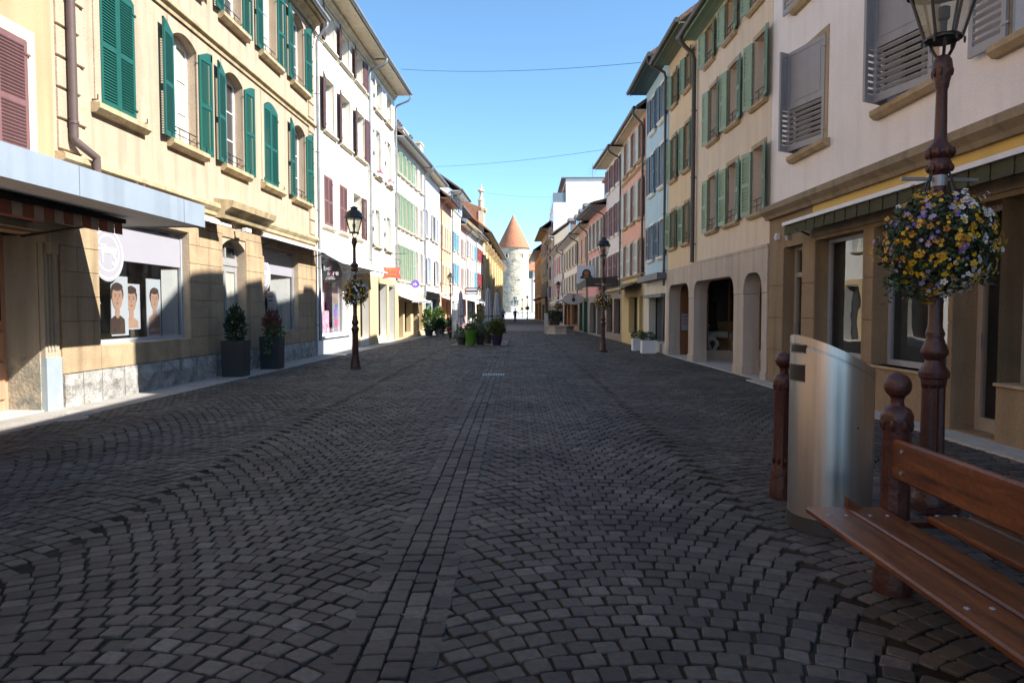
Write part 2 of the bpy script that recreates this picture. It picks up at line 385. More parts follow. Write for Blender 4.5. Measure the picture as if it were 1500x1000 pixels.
# ------------------------------------------------------------------ house system (local x along the front seen from the street, -y towards the street)
class House: pass
def house(name, label, a, b, side, H, wall, ov=.5, slope=.75, roof=M_TILE_BR, soffit=M_CREAM, D=9, openings=(), zones=None, eave_t=.14, gutter=M_ZINC, wallname='wall', roof_on=True, roomz=3.3, sidez=0, soffit_boards=False, cat='building'):
    h = House(); a = Vector((*a, 0)); b = Vector((*b, 0)); W = (b-a).length
    org = a if side == 'L' else b; d = (b-a) if side == 'L' else (a-b)
    h.W = W; h.side = side; h.H = H; h.root = thing(name, label, cat, org, math.atan2(d.y, d.x))
    h.X = (lambda s: s) if side == 'L' else (lambda s: W-s)
    h.op = [o if len(o) == 5 else (*o, 0) for o in openings]
    def skin_(z0, z1, name, m, y=0):
        ops = [o for o in h.op if o[2] < z1-.01 and o[3] > z0+.01]
        xs = sorted(set([0, W]+[min(max(o[i], 0), W) for o in ops for i in (0, 1)])); zs = sorted(set([z0, z1]+[min(max(o[i], z0), z1) for o in ops for i in (2, 3)]))
        mb = MB(); T = .32
        for i in range(len(xs)-1):
            for j in range(len(zs)-1):
                cx, cz = (xs[i]+xs[i+1])/2, (zs[j]+zs[j+1])/2
                if any(o[0] < cx < o[1] and o[2] < cz < o[3] for o in ops): continue
                mb.quad((xs[i], y, zs[j]), (xs[i+1], y, zs[j]), (xs[i+1], y, zs[j+1]), (xs[i], y, zs[j+1]))
        for x0, x1, a0, a1, rise in ops:
            b0, b1 = max(a0, z0), min(a1, z1); top = a1 <= z1+1e-6
            zt = b1-rise if (rise and top) else b1
            mb.quad((x0, y, b0), (x0, T, b0), (x0, T, zt), (x0, y, zt)); mb.quad((x1, y, b0), (x1, y, zt), (x1, T, zt), (x1, T, b0))
            if a0 >= z0: mb.quad((x0, y, b0), (x1, y, b0), (x1, T, b0), (x0, T, b0))
            if top:
                N = 10 if rise else 1; pr = None
                for k in range(N+1):
                    u = k/N; z = a1-rise*(2*u-1)**2 if rise < (x1-x0)*.35 else a1-rise*(1-math.sqrt(max(0, 1-(2*u-1)**2)))
                    p = (x0+(x1-x0)*u, z)
                    if pr:
                        mb.quad((pr[0], y, pr[1]), (pr[0], T, pr[1]), (p[0], T, p[1]), (p[0], y, p[1]))
                        if rise: mb.quad((pr[0], y, pr[1]), (p[0], y, p[1]), (p[0], y, a1), (pr[0], y, a1))
                    pr = p
        return mb
    zz = zones or []
    zlo = max([q[1] for q in zz], default=0)
    mb = skin_(zlo, H, wallname, wall)
    zr = H+slope*(D/2+ov) if roof_on else H
    if roof_on:
        for x in (0, W): mb.add([(x, 0, sidez), (x, D, sidez), (x, D, H), (x, D/2, zr-.15), (x, 0, H)], [(0, 1, 2, 3, 4)])
    else:
        for x in (0, W): mb.quad((x, 0, 0), (x, D, 0), (x, D, H), (x, 0, H))
        mb.quad((0, 0, H), (W, 0, H), (W, D, H), (0, D, H))
    mb.quad((0, D, 0), (W, D, 0), (W, D, H), (0, D, H))
    mb.build('wall', wall, h.root)
    for z0, z1, m, nm in zz: skin_(z0, z1, nm, m, -.004).build(nm, m, h.root)
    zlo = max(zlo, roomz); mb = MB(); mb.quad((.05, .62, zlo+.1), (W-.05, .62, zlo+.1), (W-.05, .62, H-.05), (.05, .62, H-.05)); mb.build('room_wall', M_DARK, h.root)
    if roof_on:
        mb = MB(); t = eave_t
        mb.prismx([(-ov, H), (-ov, H+t), (D/2, zr+t), (D+ov, H+t), (D+ov, H), (D/2, zr)], -.08, W+.08)
        mb.build('roof', roof, h.root)
        if soffit_boards:
            n_ = max(2, round(ov/.16))
            for i in range(n_):
                mb = MB(); mb.box(-.07, W+.07, -ov+i*ov/n_+.006, -ov+(i+1)*ov/n_-.006, H-.05, H-.022); mb.build('soffit_board', soffit, h.root)
        else:
            mb = MB(); mb.box(-.07, W+.07, -ov+.01, -.002, H-.06, H-.02); mb.build('soffit', soffit, h.root)
        mb = MB(); mb.box(-.07, W+.07, -ov-.022, -ov+.006, H-.09, H+t-.03); mb.build('fascia', soffit, h.root)
        mb = MB(); mb.tube([(-.1, -ov-.09, H+.03), (W+.1, -ov-.09, H+.03)], .075, 10); mb.build('gutter', gutter, h.root, True)
    return h
def downpipe(h, s, z0, zt=None, m=M_ZINC, ov=.5, r=.05, out=.1, foot=None):
    x = h.X(s); zt = zt or h.H
    mb = MB(); pts = [(x, -ov-.09, zt-.02), (x, -ov-.09, zt-.14), (x, -ov+.02, zt-.26), (x, -out-.05, zt-.5), (x, -out, zt-.66), (x, -out, z0+.3)]
    if foot: pts += [(x, -out, z0+.25), (x+foot, -out-.12, z0+.05), (x+foot, -out-.12, z0-.25)]
    else: pts += [(x, -out, z0)]
    mb.tube(pts, r, 10)
    z = z0+.5
    while z < zt-.8: mb.lathe([(r+.012, 0), (r+.012, .04)], 10, (x, -out, z)); mb.box(x-.012, x+.012, -out, 0, z, z+.03); z += 1.9
    return mb.build('downpipe', m, h.root, True)
def sill(h, x0, x1, z, m=M_SAND, ex=.12, pr=.14, t=.11):
    mb = MB(); mb.prismx([(-pr, z-t*.55), (-pr, z), (.05, z+.012), (.05, z-t), (-pr*.55, z-t)], x0-ex, x1+ex); return mb.build('window_sill', m, h.root)
def surround(h, x0, x1, z0, z1, m, w=.14, pr=.02, rise=0, bottom=False):
    mb = MB(); y0 = -pr
    mb.box(x0-w, x0, y0, .03, z0, z1); mb.box(x1, x1+w, y0, .03, z0, z1)
    if rise:
        N = 10; pr_ = None
        for k in range(N+1):
            u = k/N; z = z1-rise*(2*u-1)**2; p = (x0+(x1-x0)*u, z)
            if pr_: mb.add([(pr_[0],y0,pr_[1]),(p[0],y0,p[1]),(p[0],y0,z1+w),(pr_[0],y0,z1+w),(pr_[0],.03,pr_[1]),(p[0],.03,p[1])], [(0,1,2,3),(0,4,5,1)])
            pr_ = p
        mb.box(x0-w, x0, y0, .03, z1, z1+w); mb.box(x1, x1+w, y0, .03, z1, z1+w)
    else: mb.box(x0-w, x1+w, y0, .03, z1, z1+w)
    return mb.build('window_surround', m, h.root)
def window(h, x0, x1, z0, z1, frame=M_WHITEF, pane=G_WIN, nz=3, nx=2, rise=0, dep=.2, rail=False, lod=0, f=.055):
    mb = MB(); y0, y1 = dep, dep+.06
    mb.box(x0, x0+f, y0, y1, z0, z1); mb.box(x1-f, x1, y0, y1, z0, z1); mb.box(x0+f, x1-f, y0, y1, z0, z0+f*1.4); mb.box(x0+f, x1-f, y0, y1, z1-f-rise, z1)
    gw = (x1-x0-2*f)/nx
    for i in range(1, nx): mb.box(x0+f+i*gw-.04, x0+f+i*gw+.04, y0-.01, y1-.002, z0+f*1.4, z1-f-rise)
    zz0, zz1 = z0+f*1.4, z1-f-rise; gz = (zz1-zz0)/nz
    for j in range(1, nz): mb.box(x0+f, x1-f, y0+.012, y1-.012, zz0+j*gz-.014, zz0+j*gz+.014)
    o = mb.build('window', frame, h.root)
    if lod == 0:
        for i in range(nx):
            for j in range(nz):
                q = MB(); q.quad((x0+f+i*gw, dep+.03, zz0+j*gz), (x0+f+(i+1)*gw, dep+.03, zz0+j*gz), (x0+f+(i+1)*gw, dep+.03, zz0+(j+1)*gz), (x0+f+i*gw, dep+.03, zz0+(j+1)*gz)); q.build('pane', pane, o)
    else:
        q = MB(); q.quad((x0+f, dep+.03, zz0), (x1-f, dep+.03, zz0), (x1-f, dep+.03, zz1), (x0+f, dep+.03, zz1)); q.build('pane', pane, o)
    if rail:
        q = MB(); zt = z0+.32; q.tube([(x0+.01, .02, zt), (x1-.01, .02, zt)], .012, 6); q.tube([(x0+.01, .02, zt-.14), (x1-.01, .02, zt-.14)], .009, 6)
        for k in (.3, .7): q.tube([(x0+(x1-x0)*k, .02, z0+.01), (x0+(x1-x0)*k, .02, zt)], .008, 6)
        q.build('window_rail', M_BLACK, h.root)
    return o
SH = {}
def shutter_mesh(w, hh, style, m, rise, lod):
    k = (round(w, 2), round(hh, 2), style, m.name, rise, lod)
    if k in SH: return SH[k]
    t = .036; st = .065 if w > .4 else .05; mb = MB(); lv = MB()
    if lod >= 2:
        mb.box(0, w, -t/2, t/2, 0, hh)
        for s_ in (-1, 1):
            mb.box(.04, w-.04, s_*(t/2+.012)-.004, s_*(t/2+.012)+.004, .05, hh*.46); mb.box(.04, w-.04, s_*(t/2+.012)-.004, s_*(t/2+.012)+.004, hh*.54, hh-.05)
        SH[k] = (mb.mesh('shutter', m), None, None); return SH[k]
    mb.box(0, st, -t/2, t/2, 0, hh); mb.box(w-st, w, -t/2, t/2, 0, hh+rise*.8)
    mid = hh*.5 if style == 'lou' else hh*.44
    for a, b in ((0, .11), (mid-.04, mid+.04), (hh-.075, hh)): mb.box(st, w-st, -t/2+.001, t/2-.001, a, b)
    if rise: mb.add([(0,-t/2,hh),(w,-t/2,hh),(w,-t/2,hh+rise),(w*.6,-t/2,hh+rise*.82),(0,t/2,hh),(w,t/2,hh),(w,t/2,hh+rise),(w*.6,t/2,hh+rise*.82)], [(0,1,2,3),(7,6,5,4),(0,3,7,4),(3,2,6,7)])
    zones = [(.11, mid-.04), (mid+.04, hh-.075)]
    if style == 'panel': 
        a, b = zones[1]; mb.box(st+.004, w-st-.004, -t/2+.010, t/2-.010, a, b); mb.box(st+.05, w-st-.05, -t/2+.004, t/2-.004, a+.05, b-.05); zones = zones[:1]
    if style == 'solid':
        for a, b in zones: mb.box(st+.004, w-st-.004, -t/2+.010, t/2-.010, a, b); mb.box(st+.05, w-st-.05, -t/2+.003, t/2-.003, a+.05, b-.05)
        zones = []
    for hz in (.18, hh-.2): mb.box(-.05, .06, t/2, t/2+.012, hz, hz+.03)
    slats = []
    pitch = .048 if lod == 0 else .075
    if style == 'panel': pitch = .088
    for a, b in zones:
        n_ = int((b-a)/pitch); p = (b-a)/n_
        for i in range(n_):
            z = a+(i+.5)*p; dz = p*(.20 if style == 'panel' else .42); e = .006; y_ = t/2-.003
            q = MB() if style == 'panel' and lod == 0 else lv
            x0, x1 = st-.002, w-st+.002
            q.add([(x0,-y_,z-dz-e),(x1,-y_,z-dz-e),(x1,y_,z+dz-e),(x0,y_,z+dz-e),(x0,-y_,z-dz+e),(x1,-y_,z-dz+e),(x1,y_,z+dz+e),(x0,y_,z+dz+e)],
                  [(0,3,2,1),(4,5,6,7),(0,1,5,4),(1,2,6,5),(2,3,7,6),(3,0,4,7)])
            if q is not lv: slats.append(q.mesh('slat', m))
    SH[k] = (mb.mesh('shutter', m), lv.mesh('louvres', m) if lv.v else None, slats); return SH[k]
def shutter(h, hx, z0, w, hh, dirn, state, style, m, rise=0, lod=0, ang=0):
    """dirn -1: leaf hinged on the left jamb, +1: on the right jamb; state open/closed"""
    me, lv, slats = shutter_mesh(w, hh, style, m, rise if state == 'open' else rise, lod)
    if state == 'open': rz = (math.pi if dirn < 0 else 0); y = -.045
    else: rz = (0 if dirn < 0 else math.pi); y = -.012
    rz += R(ang)
    o = inst('shutter', me, h.root, (hx, y, z0), rz)
    if lv: q = inst('louvres', lv, o); q['kind'] = 'stuff'
    for s_ in slats or []: inst('slat', s_, o)
    return o
def pair(h, x0, x1, z0, z1, m, state='open', style='lou', w=None, rise=0, lod=0, off=0, al=0, ar=0, left=True, right=True):
    w = w or (x1-x0)/2-.005; hh = z1-z0-rise-.03
    if state == 'closed':
        shutter(h, x0+.004, z0+.015, w, hh, -1, state, style, m, rise, lod); shutter(h, x1-.004, z0+.015, w, hh, 1, state, style, m, rise, lod)
    else:
        if left: shutter(h, x0-off, z0+.0, w, hh, -1, state, style, m, rise, lod, al)
        if right: shutter(h, x1+off, z0+.0, w, hh, 1, state, style, m, rise, lod, ar)
def band(h, z0, z1, pr, m, name='string_course', x0=0, x1=None, prof=True):
    x1 = h.W if x1 is None else x1; mb = MB(); hh = z1-z0
    if prof: mb.prismx([(0.02, z0), (-pr*.35, z0), (-pr*.45, z0+hh*.35), (-pr*.9, z0+hh*.55), (-pr, z0+hh*.62), (-pr, z0+hh*.9), (-pr*.8, z1), (0.02, z1+.01)], x0, x1)
    else: mb.box(x0, x1, -pr, .02, z0, z1)
    return mb.build(name, m, h.root)
def shop_room(h, x0, x1, z0, z1, dep=2.4, m=None, y0=.45):
    mb = MB(); m = m or M_ROOM
    mb.quad((x0, dep, z0), (x1, dep, z0), (x1, dep, z1), (x0, dep, z1)); mb.quad((x0, y0, z0), (x1, y0, z0), (x1, dep, z0), (x0, dep, z0)); mb.quad((x0, y0, z1), (x1, y0, z1), (x1, dep, z1), (x0, dep, z1))
    mb.quad((x0, y0, z0), (x0, dep, z0), (x0, dep, z1), (x0, y0, z1)); mb.quad((x1, y0, z0), (x1, dep, z0), (x1, dep, z1), (x1, y0, z1))
    return mb.build('shop_interior', m, h.root)
M_ROOM = mat('dim_shop_room', (.10, .09, .08), .9, .4, 1.5)
def awning(h, x0, x1, z, proj, drop, m, val=.18, stripes=None, name='awning', bar=None, y=-.02, label=None, legs=True):
    """fabric blind: slope from the wall box to the front bar, scalloped valance"""
    mb = MB(); mb.add([(x0,y,z),(x1,y,z),(x1,y-proj,z-drop),(x0,y-proj,z-drop),(x0,y,z-.02),(x1,y,z-.02),(x1,y-proj,z-drop-.02),(x0,y-proj,z-drop-.02)], [(3,2,1,0),(4,5,6,7),(0,1,5,4),(1,2,6,5),(2,3,7,6),(3,0,4,7)])
    ms = [m, stripes] if stripes else [m]
    t = mb.build(name, ms[0], h.root)
    if label: t['label'] = label
    v = MB(); n_ = max(2, int((x1-x0)/.17)); sw = (x1-x0)/n_
    for i in range(n_):
        v.mi = i % 2 if stripes else 0; a = x0+i*sw; yy = y-proj-.004+(.012 if i % 2 else 0)
        v.quad((a, yy, z-drop), (a+sw, yy, z-drop), (a+sw, yy-.004, z-drop-val), (a, yy-.004, z-drop-val)); v.quad((a, yy+.006, z-drop), (a+sw, yy+.006, z-drop), (a+sw, yy+.002, z-drop-val), (a, yy+.002, z-drop-val))
    v.build('valance', ms, t)
    b = MB(); b.box(x0-.02, x1+.02, y-proj-.05, y-proj+.0, z-drop-.03, z-drop+.03); b.build('front_bar', bar or M_WHITE, t)
    b = MB(); b.tube([(x0, y-.04, z+.02), (x1, y-.04, z+.02)], .06, 8); b.build('roller', bar or M_WHITE, t)
    if legs:
        for xx in (x0+.15, x1-.15): b = MB(); b.tube([(xx, y, z-.25), (xx, y-proj*.5, z-drop*.5-.14), (xx, y-proj, z-drop-.03)], .018, 6); b.build('arm', M_BLACK, t)
    return t
# ------------------------------------------------------------------ LEFT ROW
M_GREEN = paint('green_shutter_paint', (.008, .085, .066), .45); M_MAROON = paint('maroon_shutter_paint', (.085, .035, .035), .5); M_MAUVE = paint('mauve_shutter_paint', (.17, .085, .085), .5)
M_YST = stone('yellow_sandstone', (.43, .335, .245), .1, .35); M_YST2 = stone('yellow_sandstone_worn', (.38, .28, .175), .2, .4); M_PLINTH = mat('grey_plinth_stone', (.30, .29, .27), .95, .5, 4.5, 1.0, 9, fine=.35)
M_YTRIM = stone('weathered_cornice_stone', (.45, .35, .21), .2, .5)
# --- orange house at the left edge
M_ORANGE = plaster('orange_plaster', (.48, .30, .18)); M_PINKTR = plaster('cream_surround', (.56, .50, .38))
ops = [(i*3.1-.8+.1, i*3.1-.8+1.2, 3.75, 5.45) for i in range(1, 6)] + [(i*3.1-.7, i*3.1+.4, 6.9, 8.7) for i in range(1, 6)] + [(16.2, 17.75, .02, 2.75), (11, 14.5, .6, 2.7), (5, 9, .6, 2.7)]
L0 = house('plastered_house', 'orange plastered house with mauve louvred shutters at the left edge of the street', (-7.33, -8), (-7.15, 10.34), 'L', 11.6, M_ORANGE, ov=.6, openings=[(16.5-.5+0.0, 17.92, .02, 2.62), (16.62, 17.8, 3.55, 5.35), (13.6, 14.78, 3.55, 5.35), (10.6, 11.78, 3.55, 5.35), (16.62, 17.8, 6.9, 8.7), (13.6, 14.78, 6.9, 8.7), (12, 15, .6, 2.6), (7, 11, .6, 2.6)])
h = L0
for x0, x1, z0, z1, r in h.op:
    if z0 > 3: surround(h, x0, x1, z0-.1, z1, M_PINKTR, .17, .012); pair(h, x0, x1, z0, z1, M_MAUVE, 'closed'); sill(h, x0, x1, z0, M_PINKTR)
    elif z0 > .3: window(h, x0, x1, z0, z1, M_GREYF, G_SHOP, nz=1, nx=2)
# panelled door set deep, its right jamb and pilaster
M_OAK = mat('pale_pink_oak_door', (.46, .25, .16), .6, .2, 3, .3, 40, stretch=(6, 6, .6)); M_JAMB = mat('peeling_grey_green_paint', (.17, .185, .16), .9, .1, 5, .5, 20, col2=(.50, .42, .30), fine=.2)
M_BLUEG = paint('blue_grey_base_paint', (.30, .35, .38)); M_PILA = plaster('grey_beige_pilaster', (.40, .34, .26), .4)
x1 = 17.92; dd = .50
mb = MB(); mb.box(16.0, x1, dd, dd+.06, .03, 2.62); o = mb.build('door', M_OAK, h.root)
for (a, b, c, d) in ((17.0, 17.34, .2, .75), (17.48, 17.82, .2, .75), (17.0, 17.34, .88, 1.2), (17.48, 17.82, .88, 1.2), (16.1, 16.85, .2, 1.2)):
    q = MB(); q.box(a, b, dd-.035, dd-.001, c, d); q.build('door_panel', M_OAK, o, bevel=.012)
q = MB(); q.prism([(17.05, 1.35), (17.8, 1.35), (17.8, 2.2)]+[(17.425+.375*math.cos(t*math.pi/8), 2.2+.25*math.sin(t*math.pi/8)) for t in range(1, 8)]+[(17.05, 2.2)], dd-.012, dd-.002); q.build('door_glass', G_WIN, o)
q = MB(); q.ball((16.92, dd-.05, 1.05), .035); q.build('handle', M_ZINC, o, True)
mb = MB(); mb.box(x1-.02, x1-.004, .003, dd, 0.0, .82); mb.build('jamb_base', M_JAMB, h.root)
mb = MB(); mb.box(x1-.018, x1-.004, .003, dd, .82, 2.6); mb.build('jamb', M_PILA, h.root)
mb = MB(); mb.box(x1+.002, x1+.30, -.07, .02, .80, 2.62); [mb.box(x1+.05+k*.07, x1+.075+k*.07, -.085, -.07, .9, 2.45) for k in range(3)]; mb.build('pilaster', M_PILA, h.root)
mb = MB(); mb.box(x1-.003, x1+.33, -.085, .02, .0, .80); mb.build('pilaster_base', M_BLUEG, h.root)
mb = MB(); mb.box(x1-.02, x1+.34, -.13, .02, 2.50, 2.66); mb.box(x1+.06, x1+.22, -.16, -.07, 2.34, 2.6); mb.build('capital', M_PILA, h.root)
mb = MB(); mb.box(9, x1+.38, -.1, .02, 2.665, 2.84); mb.build('lintel', M_PILA, h.root)
mb = MB(); mb.box(x1-1.9, x1, -.02, dd+.05, 0.0, .032); mb.build('door_step', M_CONC, h.root)

# --- yellow sandstone building
L1a, L1b = (-7.15, 10.34), (-7.0, 22.68); cen = [1.64+2.32*k for k in range(5)]
ops = [(c-.5, c+.5, 4.92, 7.2, .17) for c in cen]+[(c-.5, c+.5, 8.38, 10.55, .17) for c in cen]+[(.95, 3.95, .93, 3.12, 0), (5.5, 6.8, .38, 3.22, .22), (7.95, 10.6, .85, 3.25, 0)]
L1 = h = house('sandstone_building', 'yellow sandstone building with green louvred shutters and arched windows', L1a, L1b, 'L', 11.0, M_YST, ov=.42, openings=ops, gutter=M_ZINC, soffit=M_YTRIM)
# rusticated ground floor: recessed joints between big blocks
M_JT = mat('stone_joint', (.13, .10, .06), 1, .3)
def blocks(h, x0, x1, z0, z1, rh, rl, m, y0, y1, name='stone_block', jitter=.12, bev=.006, avoid=()):
    z = z0; r = 0
    while z < z1-.05:
        zz = min(z+rh, z1); x = x0; 
        if z1-zz < .1: zz = z1
        first = True
        while x < x1-.04:
            L = rl*random.uniform(1-jitter, 1+jitter)*(.5 if first and r % 2 else 1); xx = min(x+L, x1)
            if x1-xx < .12: xx = x1
            first = False
            mb = MB(); mb.box(x+.003, xx-.003, y0+random.uniform(-.002, .002), y1, z+.003, zz-.003); mb.build(name, m, h.root, bevel=bev); x = xx
        z = zz; r += 1
for x0, x1 in ((.0, .95), (3.95, 5.5), (6.8, 7.95), (10.6, 12.34)):
    for a, b in ((x0, x1),): blocks(h, a+.004, b-.004, .94, 3.62, .39, .8, M_YST2, -.03, .01)
for x0, x1 in ((.95, 3.95), (7.95, 10.6)): blocks(h, x0, x1, .52, .92, .4, .75, M_YST2, -.03, .01); blocks(h, x0, x1, 3.26 if x0 > 4 else 3.13, 3.62, .5, .8, M_YST2, -.028, .01)
blocks(h, 5.5, 6.8, 3.23, 3.62, .4, .65, M_YST2, -.028, .01)
for x0, x1 in ((0, .95), (3.95, 5.5), (6.8, 7.95), (10.6, 12.34)): blocks(h, x0+.002, x1-.002, .52, .94, .42, .8, M_YST2, -.032, .01)
# rough plinth stones
def rough(h, x0, x1, z1, m, name='plinth_stone'):
    x = x0
    while x < x1-.05:
        L = random.uniform(.38, .85); xx = min(x+L, x1); xx = x1 if x1-xx < .2 else xx
        mb = MB(); n = 5; t = []
        for j in range(4):
            for i in range(n):
                e = (i in (0, n-1)) or j == 3
                t.append((x+.008+(xx-x-.016)*i/(n-1), -.085-random.uniform(0, .05)*(0 if e else 1)+(.03 if e else 0), (z1+random.uniform(-.008, .008))*j/3))
        mb.add(t, [(j*n+i, j*n+i+1, (j+1)*n+i+1, (j+1)*n+i) for j in range(3) for i in range(n-1)])
        B_ = [(t[j*n+i][0], .02, t[j*n+i][2]) for j, i in ((0, 0), (0, n-1), (3, n-1), (3, 0))]
        mb.add([t[15], t[16], t[17], t[18], t[19], B_[2], B_[3]], [(0, 1, 2, 3, 4, 5, 6)]); mb.add([t[0], t[5], t[10], t[15], B_[3], B_[0]], [(0, 1, 2, 3, 4, 5)]); mb.add([t[4], t[9], t[14], t[19], B_[2], B_[1]], [(5, 4, 3, 2, 1, 0)])
        mb.build(name, m, h.root); x = xx
rough(h, 0, 5.45, .51, M_PLINTH); rough(h, 6.85, 12.34, .51, M_PLINTH)
mb = MB(); mb.box(5.42, 6.88, -.14, .3, 0, .18); mb.build('door_step', M_PLINTH, h.root); mb = MB(); mb.box(5.46, 6.84, -.02, .3, .18, .38); mb.build('door_step', M_PLINTH, h.root)
# quoins with deep grooves at both ends
for k in range(15):
    z = 3.98+k*.47
    if z+.43 > 10.8: break
    mb = MB(); mb.box(.06, .72 if k % 2 else .60, -.045, .01, z, z+.435); mb.build('quoin', M_YST, h.root, bevel=.012)
    mb = MB(); mb.box(12.34-.55, 12.30, -.045, .01, z, z+.435); mb.build('quoin', M_YST, h.root, bevel=.012)
band(h, 3.66, 3.92, .17, M_YTRIM, x0=0); band(h, 7.42, 7.62, .12, M_YTRIM); band(h, 10.68, 10.96, .30, M_YTRIM, 'cornice')
for k, c in enumerate(cen):
    for row, (z0, z1) in enumerate(((4.92, 7.2), (8.38, 10.55))):
        surround(h, c-.5, c+.5, z0, z1, M_YST, .16, .022, rise=.17); sill(h, c-.5, c+.5, z0, M_YTRIM, .26, .16, .16)
        closed = (row == 0 and k in (0, 3)) or (row == 1 and k in (0,))
        if closed: pair(h, c-.5, c+.5, z0, z1, M_GREEN, 'closed', rise=.17)
        else:
            window(h, c-.5, c+.5, z0, z1, M_WHITEF, G_CURT if k % 2 else G_WIN, nz=3, rise=.12, rail=True, dep=.2)
            pair(h, c-.5, c+.5, z0, z1, M_GREEN, 'open', rise=.17, off=.03, al=random.uniform(5, 9), ar=-random.uniform(4, 7))
        for s_ in (-1, 1): q = MB(); q.tube([(c+s_*.72, 0, z0+.05), (c+s_*.72, -.1, z0+.05), (c+s_*.72, -.1, z0+.13)], .012, 6); q.build('shutter_hook', M_BLACK, h.root)
downpipe(h, .28, 3.9, 10.9, M_BROWNPIPE, ov=.42, r=.065, out=.12, foot=.35)
downpipe(h, 12.28, .5, 10.9, M_ZINC, ov=.42, r=.05, out=.16)
# pediment above the door, with a small camera
mb = MB(); mb.prismx([(.0, 3.62), (-.2, 3.62), (-.26, 3.76), (-.42, 3.86), (-.46, 4.0), (0, 4.06)], 5.15, 7.75); mb.build('door_pediment', M_YTRIM, h.root)
q = MB(); q.box(6.1, 6.16, -.3, -.02, 3.42, 3.46); q.box(6.05, 6.35, -.36, -.26, 3.40, 3.49); q.build('security_camera', M_WHITE, h.root)
M_GREYDOOR = paint('grey_door_paint', (.28, .28, .28))
window(h, 5.5, 6.8, 2.68, 3.22, M_GREYDOOR, G_WIN, nz=1, nx=2, rise=.1, dep=.22, f=.08)
mb = MB(); mb.box(5.5, 6.8, .2, .3, 2.6, 2.7)
for a, b in ((5.5, 5.62), (6.1, 6.2), (6.68, 6.8)): mb.box(a, b, .22, .29, .385, 2.6)
mb.box(5.62, 6.1, .22, .29, .385, .95); mb.box(6.2, 6.68, .22, .29, .385, .95); mb.box(5.62, 6.1, .222, .288, 2.45, 2.6); mb.box(6.2, 6.68, .222, .288, 2.45, 2.6)
o = mb.build('door', M_GREYDOOR, h.root)
for a, b in ((5.62, 6.1), (6.2, 6.68)): q = MB(); q.quad((a, .25, .95), (b, .25, .95), (b, .25, 2.45), (a, .25, 2.45)); q.build('pane', G_CURT, o)
q = MB(); q.box(6.12, 6.15, .17, .22, 1.3, 1.5); q.build('handle', M_ZINC, o)
# shop windows with vinyl band, round logo, posters
M_VINYL = mat('white_vinyl', (.30, .295, .335), .5, .02); M_VLINE = mat('bright_vinyl_line', (.93, .93, .95), .4, .01); M_SKIN = mat('printed_skin_tone', (.36, .22, .16), .6, .08); M_HAIR = mat('printed_dark_hair', (.05, .03, .025), .6, .1); M_LIP = mat('printed_lips', (.26, .08, .07), .5, .05); M_SHADE = mat('printed_brown', (.14, .075, .05), .6, .1); M_SHADE2 = mat('printed_soft_brown', (.27, .16, .115), .6, .1); M_POST = mat('poster_paper', (.42, .44, .48), .5, .03)
def disc(x, z, rx, rz, y, m, parent, name, n=28, t=.003):
    q = MB(); q.prism([(x+rx*math.cos(2*math.pi*k/n), z+rz*math.sin(2*math.pi*k/n)) for k in range(n)], y, y+t); return q.build(name, m, parent)
def ring(x, z, r, w_, y, m, parent, name):
    q = MB(); n = 40
    for k in range(n):
        a, b = 2*math.pi*k/n, 2*math.pi*(k+1)/n
        q.add([(x+(r+e)*math.cos(t), y, z+(r+e)*math.sin(t)) for t, e in ((a, 0), (b, 0), (b, w_), (a, w_))], [(0, 1, 2, 3)])
    return q.build(name, m, parent)
def poster(x, z0, z1, w_, y, cx, face=.15, flip=0, label=None):
    t = thing('shop_poster', label, 'poster'); t.parent = None
    t.matrix_world = h.root.matrix_basis.copy(); 
    q = MB(); q.box(x-w_/2, x+w_/2, y, y+.012, z0, z1); o = q.build('print_sheet', M_POST, t)
    zc = z1-.36*(z1-z0)
    disc(cx, zc+face*.42, face*1.12, face*1.18, y-.004, M_HAIR, o, 'printed_hair'); disc(cx, zc, face*.90, face*1.28, y-.008, M_SKIN, o, 'printed_face'); disc(cx, zc+face*1.12, face*.95, face*.42, y-.010, M_HAIR, o, 'printed_fringe'); disc(cx, zc-face*1.5, face*.42, face*.7, y-.006, M_SKIN, o, 'printed_neck', 14)
    q = MB(); q.prism([(cx-face*1.3, z0+.03), (cx+face*1.3, z0+.03), (cx+face*1.25, zc-face*2.3), (cx+face*.5, zc-face*1.9), (cx-face*.5, zc-face*1.9), (cx-face*1.25, zc-face*2.3)], y-.0035, y-.001); q.build('printed_shoulders', M_SKIN if flip else M_HAIR, o)
    for s_ in (-1, 1):
        disc(cx+s_*face*.36, zc+face*.16, face*.15, face*.055, y-.011, M_SHADE, o, 'printed_eye', 10); disc(cx+s_*face*.37, zc+face*.36, face*.22, face*.035, y-.011, M_SHADE, o, 'printed_brow', 10)
    disc(cx, zc-face*.1, face*.07, face*.16, y-.011, M_SHADE2, o, 'printed_nose', 8); disc(cx, zc-face*.58, face*.22, face*.075, y-.011, M_LIP, o, 'printed_lips', 12)
M_BLIND = mat('white_blind_fabric', (.42, .42, .41), .8, .04)
M_PALEROOM = mat('pale_shop_room', (.30, .29, .28), .9, .25, 1)
